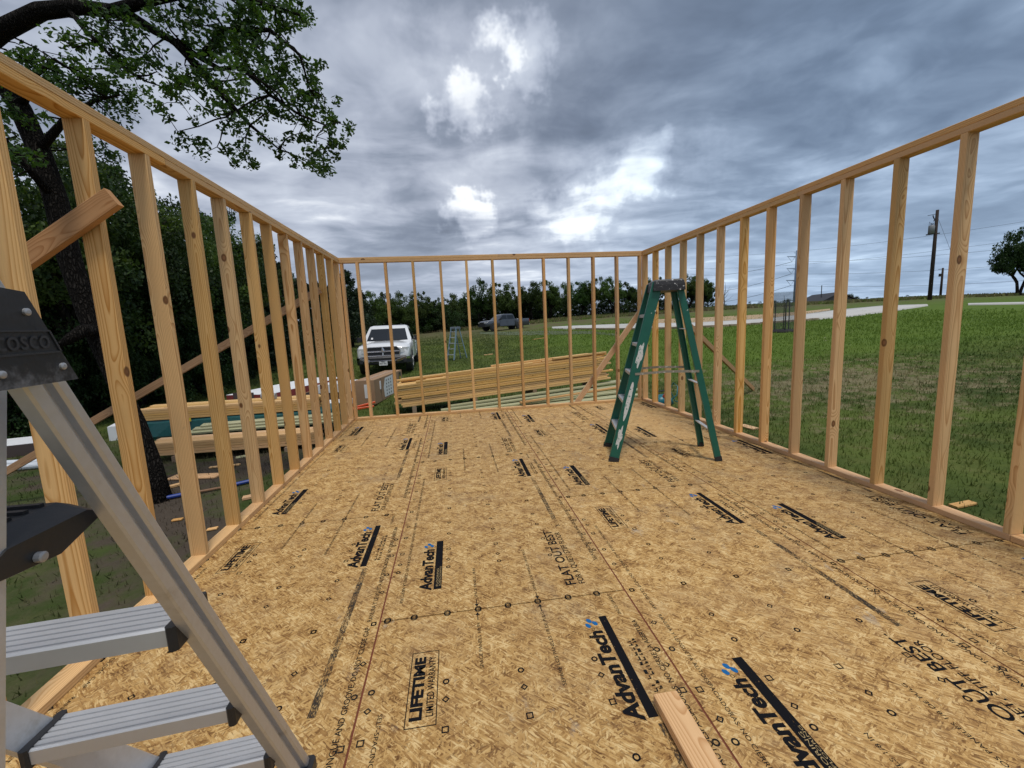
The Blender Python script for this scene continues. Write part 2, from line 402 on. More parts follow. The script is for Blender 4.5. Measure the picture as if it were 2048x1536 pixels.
ALU = plain('aluminium', (.60, .61, .63), .45, metal=.6, var=.12, scale=70, dirt=((.40, .37, .33), 9, .58, .82), bump=.15)
ALU_STEP = plain('aluminium_step', (.62, .63, .65), .45, metal=.6, var=.08, scale=9)
BLACK_PL = plain('black_plastic', (.022, .022, .024), .45, var=.3, scale=18, dirt=((.30, .30, .32), 16, .58, .78), bump=.5)
BLACK_PL2 = plain('black_plastic_letters', (.032, .032, .036), .4, var=.2)
RIVET = plain('rivet', (.42, .42, .43), .5, metal=.6)
FIBRE = plain('green_fibreglass', (.004, .100, .066), .42, var=.18, scale=10, dirt=((.55, .62, .58), 22, .69, .73))
FIBRE_WHITE = plain('worn_white_sticker', (.62, .63, .60), .7, var=.2, scale=50, dirt=((.05, .25, .18), 40, .56, .62))
CAP_PAINT = plain('paint_splashed_cap', (.02, .02, .022), .5, dirt=((.66, .65, .64), 45, .60, .66))
RUBBER = plain('rubber', (.018, .018, .018), .8, var=.2)
FARLAD = plain('blue_grey_fibreglass', (.20, .29, .34), .5, var=.1)
WHITE_PAINT = plain('white_car_paint', (.74, .75, .76), .18, var=.03, coat=.6)
GREY_PAINT = plain('grey_car_paint', (.070, .078, .095), .22, metal=.3, var=.04, coat=.6)
GLASS = plain('dark_glass', (.012, .015, .018), .06, var=.1, spec=.6)
CHROME = plain('chrome', (.7, .7, .72), .12, metal=1, var=.03)
TRIM = plain('black_trim', (.022, .022, .025), .5, var=.15)
TYRE = plain('tyre', (.02, .02, .021), .85, var=.2)
RIM = plain('rim', (.45, .45, .47), .3, metal=.9)
RIM_DARK = plain('dark_rim', (.06, .06, .065), .4, metal=.6)
LAMP = plain('lamp_lens', (.62, .63, .63), .1, var=.25, scale=40, spec=.8)
PLATE = plain('plate_white', (.7, .7, .69), .5, var=.05)
CARD = plain('cardboard', (.34, .215, .125), .8, var=.10, scale=9, spec=.2)
WHITE_BOX = plain('white_carton', (.76, .77, .78), .6, var=.06, scale=4)
RED_BOX = plain('red_print', (.40, .04, .03), .6, var=.1)
DARK_BOX = plain('dark_carton', (.07, .05, .045), .7, var=.2)
LABEL_W = plain('paper_label', (.72, .72, .70), .7, var=.05)
LABEL_P = plain('pink_label', (.62, .20, .18), .7, var=.1)
YELLOW = plain('yellow_print', (.65, .48, .03), .6)
WRAP = plain('green_wrap', (.01, .085, .085), .35, var=.35, scale=20, bump=.5)
PVC = plain('white_pipe', (.66, .70, .74), .35, var=.06)
BLUE_PL = plain('blue_plastic', (.012, .045, .26), .4, var=.15)
ORANGE_PL = plain('orange_plastic', (.75, .10, .02), .45, var=.1)
TEAL = plain('teal_plastic', (.0, .13, .17), .4, var=.2)
GREY_BAG = plain('grey_bag', (.24, .23, .21), .8, var=.2, scale=12, bump=.6)
STEEL = plain('blue_grey_steel', (.16, .22, .31), .5, metal=.2, var=.05)
POLE_WOOD = plain('pole_wood', (.045, .035, .03), .9, var=.3, scale=5, spec=.1)
CABLE = plain('cable', (.05, .055, .065), .6)
ROOF = plain('dark_roof', (.035, .036, .042), .7, var=.2, scale=3)
WALL_DARK = plain('grey_wall', (.10, .10, .11), .7, var=.1)
CONCRETE = plain('concrete', (.50, .49, .465), .85, var=.12, scale=.6, spec=.2, dirt=((.36, .33, .29), .25, .5, .8))
STONE = plain('limestone', (.36, .285, .20), .9, var=.35, scale=2.5, bump=.8, spec=.15)
GRAVEL = plain('tan_gravel', (.40, .29, .18), .95, var=.35, scale=3.5, spec=.1)
MULCH = plain('black_mulch', (.02, .018, .018), .95, var=.4, scale=25)
BROWN_ROD = plain('brown_shaft', (.23, .12, .06), .6)

# ground: lawn, thatch and bare soil on one sheet
def ground_nodes(t, blade):
    pos = t.add('ShaderNodeNewGeometry').outputs['Position']
    s = t.add('ShaderNodeSeparateXYZ'); t.l.new(pos, s.inputs[0])
    n1 = t.noise(pos, .55, 5, .62); n2 = t.noise(pos, 3.0, 5, .65); n3 = t.noise(pos, 28, 3, .7)
    g = t.mix(t.smooth(n1, .35, .68), (.050, .075, .020), (.110, .148, .034))
    g = t.mix(t.math('MULTIPLY', t.smooth(n2, .42, .72), .55), g, (.155, .165, .050))
    # brighter sown lawn further right
    lawn = t.math('MULTIPLY', t.smooth(s.outputs[0], 3.0, 8.0), t.smooth(s.outputs[1], 8.0, 13.0))
    g = t.mix(t.math('MULTIPLY', lawn, .6), g, (.125, .205, .030))
    # mown, dry thatch
    cx = t.math('DIVIDE', t.math('SUBTRACT', s.outputs[0], 9.0), 4.5); cyy = t.math('DIVIDE', t.math('SUBTRACT', s.outputs[1], 8.3), 3.4)
    blob = t.math('SUBTRACT', 1.0, t.math('SQRT', t.math('ADD', t.math('MULTIPLY', cx, cx), t.math('MULTIPLY', cyy, cyy))))
    dry = t.smooth(t.math('ADD', t.math('MULTIPLY', blob, .22), t.math('ADD', t.math('MULTIPLY', n2, 1.0), t.math('MULTIPLY', n3, .40))), .72, .94)
    g = t.mix(t.math('MULTIPLY', dry, .8), g, (.25, .205, .125))
    far = t.smooth(s.outputs[1], 26, 50)
    g = t.mix(t.math('MULTIPLY', far, t.smooth(n1, .3, .6)), g, (.135, .115, .065))
    # trodden soil left of the house
    left = t.smooth(s.outputs[0], -.9, -1.7)
    near = t.smooth(s.outputs[1], 10.5, 7.0)
    soil = t.math('MULTIPLY', t.math('MULTIPLY', left, near), t.smooth(t.math('ADD', n1, t.math('MULTIPLY', n2, .5)), .56, .84))
    g = t.mix(soil, g, t.mix(n2, (.05, .04, .032), (.12, .095, .072)))
    white = t.smooth(t.noise(pos, 1.1, 6, .7), .655, .70)
    mid = t.math('MULTIPLY', t.smooth(s.outputs[1], 9, 12), t.smooth(s.outputs[1], 22, 14))
    g = t.mix(t.math('MULTIPLY', white, mid), g, (.36, .32, .25))
    return g, soil, n3, pos
gm, gt, go = material('grass_ground')
gc, _, n3, gpos = ground_nodes(gt, False)
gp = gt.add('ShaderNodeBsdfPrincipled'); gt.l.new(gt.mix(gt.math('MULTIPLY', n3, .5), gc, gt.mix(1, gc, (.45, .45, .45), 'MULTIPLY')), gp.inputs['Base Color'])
gp.inputs['Roughness'].default_value = .95; gp.inputs['Specular IOR Level'].default_value = .08
gb = gt.add('ShaderNodeBump'); gb.inputs['Strength'].default_value = .8; gb.inputs['Distance'].default_value = .03
gt.l.new(gt.noise(gpos, 14, 5, .7), gb.inputs['Height']); gt.l.new(gb.outputs[0], gp.inputs['Normal']); gt.l.new(gp.outputs[0], go.inputs[0])
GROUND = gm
bm_, bt, bo = material('grass_blades')
bc, _, bn3, bpos = ground_nodes(bt, True)
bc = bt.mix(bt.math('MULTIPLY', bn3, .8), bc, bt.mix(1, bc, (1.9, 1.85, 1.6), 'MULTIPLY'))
bp = bt.add('ShaderNodeBsdfPrincipled'); bt.l.new(bc, bp.inputs['Base Color']); bp.inputs['Roughness'].default_value = .7; bp.inputs['Specular IOR Level'].default_value = .15
btl = bt.add('ShaderNodeBsdfTranslucent'); bt.l.new(bc, btl.inputs[0]); bmx = bt.add('ShaderNodeMixShader'); bmx.inputs[0].default_value = .3
bt.l.new(bp.outputs[0], bmx.inputs[1]); bt.l.new(btl.outputs[0], bmx.inputs[2]); bt.l.new(bmx.outputs[0], bo.inputs[0])
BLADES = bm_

# ------------------------------------------------------------------ ground
def warp_axis(lo, hi, near, n):
    t = np.linspace(math.asinh(lo/near), math.asinh(hi/near), n); return np.sinh(t)*near
gx = warp_axis(-420, 520, 9, 300); gy = warp_axis(-60, 760, 9, 280)+3
X, Y = np.meshgrid(gx, gy); Z = zg(X, Y)
V = np.stack([X.ravel(), Y.ravel(), Z.ravel()], 1); nx, ny = len(gx), len(gy)
i = np.arange((ny-1)*(nx-1)); r_, c_ = i//(nx-1), i % (nx-1); a = r_*nx+c_
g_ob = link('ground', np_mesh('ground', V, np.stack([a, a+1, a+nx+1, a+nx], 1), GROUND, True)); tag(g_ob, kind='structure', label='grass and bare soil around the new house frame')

def strip(name, low, high, mat, dz=.03, thick=.0, n=60, m=4):
    """sheet lying on the ground between two picture edges"""
    def samp(pl):
        pl = np.array(pl, float); d = np.r_[0, np.cumsum(np.hypot(*np.diff(pl, axis=0).T))]; q = np.linspace(0, d[-1], n)
        return np.stack([np.interp(q, d, pl[:, 0]), np.interp(q, d, pl[:, 1])], 1)
    A = np.array([on_ground(*q, tmax=260) for q in samp(low)]); B = np.array([on_ground(*q, tmax=260) for q in samp(high)])
    vs, fs = [], []
    for k in range(n):
        for j in range(m+1):
            q = A[k]*(1-j/m)+B[k]*j/m; vs.append((q[0], q[1], float(zg(q[0], q[1]))+dz))
    for k in range(n-1):
        for j in range(m): b = k*(m+1)+j; fs.append((b, b+m+1, b+m+2, b+1))
    if thick:
        for e in (0, m):
            b0 = len(vs)
            for k in range(n): q = vs[k*(m+1)+e]; vs.append((q[0], q[1], q[2]-thick))
            for k in range(n-1): fs.append((k*(m+1)+e, (k+1)*(m+1)+e, b0+k+1, b0+k))
    mb = MB().add(vs, fs); o = mb.build(name, mat, smooth=True); tag(o, kind='structure'); return o, A
DLOW = [(1104, 657), (1140, 658.5), (1276, 659.5), (1380, 656), (1450, 653), (1527, 648), (1608, 641.5), (1693, 635), (1797, 621), (1856, 612)]
DHIGH = [(1104, 655.5), (1140, 653.5), (1276, 649), (1380, 648), (1450, 644.5), (1527, 640), (1608, 631), (1667, 622.5), (1762, 613.5), (1853, 610.5)]
drive, DA = strip('driveway', DLOW, DHIGH, CONCRETE, .10, .25, 90)
strip('gravel_strip', [(1276, 648.3), (1380, 647.2), (1450, 643.6), (1527, 639), (1608, 630), (1660, 621.8)], [(1276, 641), (1380, 637.5), (1450, 634), (1527, 630), (1608, 624), (1660, 618.5)], GRAVEL, .06, 0, 50)
strip('concrete_path', [(1936, 610.5), (2000, 609.5), (2080, 608)], [(1936, 608.3), (2000, 607), (2080, 605.5)], CONCRETE, .08, .2, 20)
strip('gravel_track', [(960, 668), (1020, 671), (1100, 670), (1180, 668), (1235, 672)], [(960, 664), (1020, 664), (1100, 662), (1180, 663), (1235, 668)], plain('grey_gravel', (.105, .125, .075), .95, var=.4, scale=2.5, spec=.1), .02, 0, 40)

# grass blades
def blades(name, label, n, xr, yr, size, keep):
    x = RNG.uniform(*xr, n); y = RNG.uniform(*yr, n)
    k = keep(x, y); x, y = x[k], y[k]; n = len(x)
    z = zg(x, y); d = np.hypot(x-CAM[0], y); h = RNG.uniform(.5, 1.25, n)*size*(1+d/28); wd = h*RNG.uniform(.07, .13, n)*(1+d/22)
    a = RNG.uniform(0, 2*math.pi, n); le = RNG.uniform(0, .8, n)*h; la = RNG.uniform(0, 2*math.pi, n)
    dx, dy = np.cos(a)*wd, np.sin(a)*wd
    P0 = np.stack([x-dx, y-dy, z-.01], 1); P1 = np.stack([x+dx, y+dy, z-.01], 1); P2 = np.stack([x+np.cos(la)*le, y+np.sin(la)*le, z+h*.9], 1)
    V = np.concatenate([P0, P1, P2]); i = np.arange(n); F = np.stack([i, i+n, i+2*n], 1)
    o = link(name, np_mesh(name, V, F, BLADES)); tag(o, label, 'grass', kind='stuff'); return o
def soil_free(x, y):
    p = np.where((x < -1.2) & (y < 9.5), .42, 1.0); return RNG.uniform(0, 1, len(x)) < p
HX0, HX1, HY1 = -1.32, 3.72, 6.92
out_house = lambda x, y: ~((x > HX0) & (x < HX1) & (y < HY1) & (y > -.6))
def keep_near(x, y):
    d = np.hypot(x-CAM[0], y); return out_house(x, y) & soil_free(x, y) & (RNG.uniform(0, 1, len(x)) < np.clip((9/np.maximum(d, 4))**1.6, 0, 1)*np.clip((44-d)/14, 0, 1)) & (y > .42*np.abs(x-CAM[0])-2)
blades('lawn_grass', 'short green and straw coloured grass growing around the house frame', 900000, (-12, 32), (-1, 42), .050, keep_near)
blades('rough_grass', 'long dry grass along the foot of the far trees', 60000, (-25, 75), (40, 72), .10, lambda x, y: (y > 52-.12*np.maximum(x-12, 0)+.0*x) & (y > .55*np.abs(x)-2))

# ------------------------------------------------------------------ lumber
_lm = {}
def lumber_mesh(wd, th, L, mat):
    k = (round(wd, 3), round(th, 3), round(L, 3), mat.name)
    if k not in _lm: _lm[k] = MB().box((0, 0, 0), (wd, th, L), None, .003).mesh('board', mat)
    return _lm[k]
def board(name, a, b, wide, wd=.089, th=.038, mat=None, parent=None):
    """board from a to b; 'wide' is the direction of its wide side"""
    a, b = Vector(a), Vector(b); z = (b-a).normalized(); x = Vector(wide); x = (x-z*x.dot(z)).normalized(); y = z.cross(x)
    o = link(name, lumber_mesh(wd, th, (b-a).length, mat or PINE))
    M = Matrix((x, y, z)).transposed().to_4x4(); M.translation = (a+b)/2
    if parent is not None: o.parent = parent; M = parent.matrix_world.inverted() @ M
    o.matrix_basis = M; return o

XL, XR, YB, HT, Y0 = -1.18, 3.55, 6.775, 2.467, -.50
OC = .4064
def jit(s): return random.uniform(-s, s)
def wall(name, label, studs, plates_b, plates_t, plates_t2, across, base):
    e = empty(name, base); tag(e, label, 'wall frame', 'framed walls')
    for p, q in plates_b: board('bottom_plate', p, q, across, mat=FIR, parent=e)
    for p, q in plates_t: board('top_plate', p, q, across, mat=PINE, parent=e)
    for p, q in plates_t2: board('top_plate', p, q, across, mat=FIR if 'back' in name else PINE, parent=e)
    for p, sw, mt in studs:
        p = Vector(p); board('stud', p+Vector((0, 0, .0385)), p+Vector((jit(.006), jit(.006), HT-.0765)), (across[0]+jit(.02), across[1]+jit(.02), 0), mat=mt, parent=e)
    return e
def side(xc, inner_sign, first, kmin, kmax):
    return [((xc+jit(.003), first+k*OC+.019+jit(.004), 0), 0, PINE) for k in range(kmin, kmax+1)]
zt1, zt2 = HT-.057, HT-.0185
xl = XL-.0445
wall('left_wall_frame', 'open stud wall of new lumber along the left edge of the floor', side(xl, 1, 2.324, -6, 10)+[((xl, YB-.02, 0), 0, PINE)],
     [((xl, Y0, .019), (xl, 3.3, .019)), ((xl, 3.303, .019), (xl, YB+.088, .019))],
     [((xl, Y0, zt1), (xl, 2.9, zt1)), ((xl, 2.903, zt1), (xl, YB+.088, zt1))], [((xl, Y0, zt2), (xl, 4.6, zt2)), ((xl, 4.603, zt2), (xl, YB-.003, zt2))], (1, 0, 0), (xl, 3, 0))
xr = XR+.0445
wall('right_wall_frame', 'open stud wall of new lumber along the right edge of the floor', side(xr, -1, 1.906, -5, 11)+[((xr, YB-.02, 0), 0, PINE)],
     [((xr, Y0, .019), (xr, 1.905, .019)), ((xr, 1.908, .019), (xr, YB+.088, .019))],
     [((xr, Y0, zt1), (xr, 3.6, zt1)), ((xr, 3.603, zt1), (xr, YB+.088, zt1))], [((xr, Y0, zt2), (xr, 1.6, zt2)), ((xr, 1.603, zt2), (xr, YB-.003, zt2))], (1, 0, 0), (xr, 3, 0))
yb = YB+.0445
bx0, bx1 = XL+.003, XR-.003
bst = [((XL+.024, yb, 0), 0, PINE)]+[((-.936+k*OC+.012, yb, 0), 0, PINE) for k in range(11)]+[((XR-.024, yb, 0), 0, PINE), ((3.137+.30, yb, 0), 0, PINE)]
wall('back_wall_frame', 'open stud wall of new lumber across the far end of the floor', bst[:-1],
     [((bx0, yb, .019), (bx1, yb, .019))], [((bx0, yb, zt1), (bx1, yb, zt1))], [((XL-.089, yb, zt2+.0), (1.2, yb, zt2)), ((1.203, yb, zt2), (XR+.089, yb, zt2))], (0, 1, 0), (1.2, yb, 0))

# braces
def brace(label, a, b, wide, mat=FIR): o = board('brace_board', a, b, wide, mat=mat); tag(o, label, 'brace', 'diagonal brace boards'); return o
brace('cut end of a brown brace board nailed across the second stud at far left', (-1.085, 2.300, 2.038), (-5.1, 2.300, float(zg(-5.1, 2.3))-.02), (.53, 0, .85), BROWNWOOD)
fb = at_y(640, 580, 5.93); fe = np.array([-6.2, 5.93, 0]); dd = (at_y(23, 937, 5.93)-fb); dd = dd/abs(dd[0]); 
kk = 0
while fb[2]+dd[2]*kk > zg(fb[0]-kk, 5.93)-.03: kk += .02
brace('long brace board sloping from the left wall down past the tree trunk', fb, fb+dd*kk, (.5, 0, .85), BROWNWOOD)
b0, b1 = at_y(1146, 816, 6.907), at_y(1298, 598, 6.907)
brace('brace board sloping up to the far right corner of the back wall', b0+(b0-b1)*.12, b1, (.8, 0, -.6), FIR)
g_end = on_ground(1507, 781); g_end[2] += .03
tp = np.array([3.66, 5.80, 1.40])
brace('brace board propping the right wall from the grass outside', tp, g_end, (0, 0, 1), BROWNWOOD)

# ------------------------------------------------------------------ floor with printed panels
PW = 1.2192; FEND = YB+.089
fl = MB(); x0, x1 = -PW-.05, 3*PW-.02
for xx in (x0+.02, x1-.02): fl.box((xx, (Y0+FEND)/2, -.135), (.04, FEND-Y0, .22))
for yy in np.arange(Y0+.02, FEND, .4064): fl.box(((x0+x1)/2, yy, -.137), (x1-x0-.085, .04, .216))
fl.box(((x0+x1)/2, FEND-.02, -.139), (x1-x0-.09, .04, .212))
for xx in (x0+.25, (x0+x1)/2, x1-.25):
    for yy in np.arange(Y0+.2, FEND, 1.75): fl.box((xx, yy, -.50), (.2, .4, .52))
floor = fl.build('floor', WEATHER); tag(floor, 'raised floor deck of printed strand board panels', kind='structure')
seam = MB()
for k in range(3): seam.box((k*PW, (Y0+FEND)/2, -.0105), (.02, FEND-Y0-.01, .015))
so = seam.build('seam_glue', plain('seam_glue', (.17, .040, .016), .6, var=.3, scale=9), floor)

def text_mesh(s, bold=0.0, shear=0.0):
    cu = bpy.data.curves.new('t', 'FONT'); cu.body = s; cu.offset = bold; cu.shear = shear; cu.resolution_u = 3; cu.size = 1
    ob = bpy.data.objects.new('t', cu); COL.objects.link(ob); bpy.context.view_layer.update()
    me = bpy.data.meshes.new_from_object(ob.evaluated_get(bpy.context.evaluated_depsgraph_get()))
    v = np.array([q.co[:2] for q in me.vertices]); f = [tuple(p.vertices) for p in me.polygons]
    bpy.data.objects.remove(ob); bpy.data.curves.remove(cu); bpy.data.meshes.remove(me)
    return v, f
class Print:
    """flat lettering on a panel: local x across the panel, y along it"""
    def __init__(s): s.v = []; s.f = []
    def poly(s, pts, z=0.0):
        b = len(s.v); s.v += [(p[0], p[1], z) for p in pts]; s.f.append(tuple(range(b, b+len(pts))))
    def rect(s, x0, x1, y0, y1, z=0.0): s.poly([(x0, y0), (x1, y0), (x1, y1), (x0, y1)], z)
    def frame(s, x0, x1, y0, y1, t):
        s.rect(x0, x1, y0, y0+t); s.rect(x0, x1, y1-t, y1); s.rect(x0, x0+t, y0+t, y1-t); s.rect(x1-t, x1, y0+t, y1-t)
    def ring(s, c, r, t, n, rot=0):
        for k in range(n):
            a, b = rot+2*math.pi*k/n, rot+2*math.pi*(k+1)/n
            s.poly([(c[0]+math.cos(q)*m, c[1]+math.sin(q)*m) for q, m in ((a, r-t), (a, r), (b, r), (b, r-t))])
    def text(s, tx, xtop, xbase, y0, y1, bold=0., shear=0., flip=False, z=0.0):
        """reads along +y with letter tops towards -x (flip: the other way round)"""
        v, f = text_mesh(tx, bold, shear)
        cap = text_mesh('E', bold)[0]; h0, h1 = cap[:, 1].min(), cap[:, 1].max()
        u = (v[:, 0]-v[:, 0].min())/np.ptp(v[:, 0]); h = (v[:, 1]-h0)/(h1-h0)
        b = len(s.v)
        for uu, hh in zip(u, h):
            if not flip: s.v.append((xbase+(xtop-xbase)*hh, y0+(y1-y0)*uu, z))
            else: s.v.append((xbase+(xtop-xbase)*hh, y1-(y1-y0)*uu, z))
        s.f += [tuple(i+b for i in q) for q in f]
    def mesh(s, name, mat, y0, y1, shift):
        """cut to the panel between y0 and y1"""
        import bmesh
        m = bpy.data.meshes.new(name); m.from_pydata(s.v, [], s.f); b = bmesh.new(); b.from_mesh(m)
        if y0 > 0: bmesh.ops.bisect_plane(b, geom=b.verts[:]+b.edges[:]+b.faces[:], plane_co=(0, y0, 0), plane_no=(0, -1, 0), clear_outer=True)
        if y1 < 2.43: bmesh.ops.bisect_plane(b, geom=b.verts[:]+b.edges[:]+b.faces[:], plane_co=(0, y1, 0), plane_no=(0, 1, 0), clear_outer=True)
        for f in b.faces:
            f.normal_update()
            if f.normal.z < 0: f.normal_flip()
        b.to_mesh(m); b.free(); m.materials.append(mat); m.update(); return m
DARK, FAINT, BLUE, SMEAR, TAN = Print(), Print(), Print(), Print(), Print()
# large logo with solid bar
DARK.text('AdvanTech', .940, 1.008, 1.737, 2.185, .042, .10); DARK.rect(1.020, 1.056, 1.745, 2.272)
FAINT.ring((.972, 2.198), .008, .002, 10)
# logo with lettered bar
DARK.text('AdvanTech', .166, .232, .200, .628, .042, .10); DARK.rect(.242, .284, .205, .722)
FAINT.ring((.190, .642), .008, .002, 10)
TAN.text('FLOORING', .254, .266, .230, .40, .0, z=.0006); TAN.text('SUBFLOORING', .270, .279, .23, .42, .0, z=.0006)
for cx_, cy_ in ((.196, .690), (.214, .668), (.176, .664), (.968, 2.252), (.990, 2.232), (.955, 2.222)):
    BLUE.poly([(cx_+math.cos(a)*r*.7-.004*math.sin(a), cy_+math.sin(a)*r) for a, r in [(2*math.pi*k/12, .015 if k not in (0, 11, 1) else .017) for k in range(12)]])
# warranty box
DARK.frame(.174, .287, 1.852, 2.204, .0035); DARK.text('LIFETIME', .188, .234, 1.880, 2.176, .048); DARK.text('LIMITED WARRANTY', .247, .274, 1.890, 2.172, .010)
DARK.text('FLAT OUT BEST', .938, .994, .098, .700, .016); DARK.rect(.942, .950, .712, .724)
DARK.text('FOR A QUIET, STIFF FLOOR', 1.008, 1.042, .098, .668, .010)
# seam notes
FAINT.text('SELF-SPACING TONGUE AND GROOVE. DO NOT CLOSE GAP', 1.158, 1.180, .30, 1.20, .010)
FAINT.text('RANURA Y LENGUETA AUTOESPACIADORAS. NO CIERRE LA ABERTURA', 1.158, 1.180, 1.24, 2.22, .010)
FAINT.text('SELF-SPACING TONGUE AND GROOVE. DO NOT CLOSE GAP', .092, .076, 1.06, 1.93, .0, flip=True)
FAINT.text('RANURA Y LENGUETA AUTOESPACIADORAS. NO CIERRE LA ABERTURA', .092, .076, .12, 1.02, .0, flip=True)
FAINT.text('SPACE PANELS 1/8 IN', .455, .470, 2.07, 2.34, .0); FAINT.text('SEPARE LOS PANELES 1/8 DE PULG', .762, .777, 1.93, 2.355, .0)
FAINT.text('SPACE PANELS 1/8 IN', .455, .470, .09, .36, .0); FAINT.text('SEPARE LOS PANELES 1/8 DE PULG', .762, .777, .085, .50, .0)
for xx in (.4625, .7695):
    for y0_, y1_ in ((2.36, 2.415), (.075, .02)):
        s_ = 1 if y1_ > y0_ else -1
        FAINT.rect(xx-.002, xx+.002, min(y0_, y1_-s_*.02), max(y0_, y1_-s_*.02)); FAINT.poly([(xx-.011, y1_-s_*.02), (xx+.011, y1_-s_*.02), (xx, y1_)] if s_ > 0 else [(xx+.011, y1_-s_*.02), (xx-.011, y1_-s_*.02), (xx, y1_)])
FAINT.text('09-01-25 15:04 BD C', 1.118, 1.134, 2.27, 2.42, .0)
# unreadable mill stamp
rs = random.Random(3)
for row in (1.088, 1.110):
    yy = 1.80
    while yy < 2.10:
        l = rs.uniform(.006, .022); FAINT.rect(row+rs.uniform(-.002, .002), row+rs.uniform(.006, .014), yy, yy+.004)
        FAINT.rect(row+rs.uniform(0, .012), row+rs.uniform(.014, .017), yy, yy+l); yy += l+rs.uniform(.003, .012 if rs.random() < .85 else .05)
# rolled-on ink smear that runs on from the bar
SMEAR.rect(1.040, 1.070, .75, 1.72)
# nailing marks
for k in range(0, 7):
    y16, y19, y24 = .4064*k, .48768*k, .6096*k
    for xx in (.035, .318, .615, .921, 1.192):
        P_ = DARK if xx in (.318, .615, .921) else FAINT
        if 0 < y16 < 2.40: P_.ring((xx, y16), .0135, .0062, 12)
        if 0 < y19 < 2.40: P_.ring((xx, y19), .0150, .0068, 4, 0)
        if 0 < y24 < 2.40: P_.ring((xx, y24), .0180, .0066, 4, math.pi/4)
for xx in (.035, .16, .318, .468, .615, .765, .921, 1.07):
    for yy in (.004, 2.434): FAINT.ring((xx, yy), .017, .005, 12)
def panel(strip_i, y_joint, ya, yb_, mat, fresh=False):
    """a panel whose printed pattern starts at y_joint, cut to ya..yb_"""
    px0 = -PW+strip_i*PW; g = .0040
    xa, xb_ = px0+g, px0+PW-g
    if strip_i == 0: xa -= .05
    if strip_i == 3: xb_ -= .02
    o = MB().box(((xa+xb_)/2, (ya+yb_)/2, -.009), (xb_-xa, yb_-ya-2*g, .018), None, .0015).build('panel', mat, floor)
    for nm, pr, mt, dz in (('black_print', DARK, INK if not fresh else INK_FAINT, .0008), ('small_print', FAINT, INK_FAINT, .0009), ('blue_print', BLUE, INK_BLUE, .0008), ('ink_smear', SMEAR, INK_SMEAR, .0007), ('bar_letters', TAN, INK_TAN, .0009)):
        if fresh and pr in (SMEAR, BLUE, TAN): continue
        m = pr.mesh(nm, mt, ya-y_joint, yb_-y_joint, 0)
        if len(m.polygons) == 0: continue
        c = link(nm, m, o); c.location = (px0, y_joint, dz)
    return o
for si, j0 in enumerate((3.135-2*2.438, 1.925-2.438, 3.135-2*2.438, 1.930-2.438)):
    yj = j0
    while yj < FEND-.2:
        ya, y2 = max(yj, Y0), min(yj+2.438, FEND)
        if FEND-y2 < .12: y2 = FEND
        fresh = si == 3 and yj > 4.0
        if y2-ya > .05: panel(si, yj, ya, y2, OSB2 if fresh else OSB, fresh)
        if y2 == FEND: break
        yj += 2.438

# loose board on the floor
fbd = board('loose_board', (1.105, 1.281, .0205), (1.100, .10, .0205), (1, 0, 0), mat=FIR); tag(fbd, 'short pine board lying flat on the printed floor in the foreground', 'board')

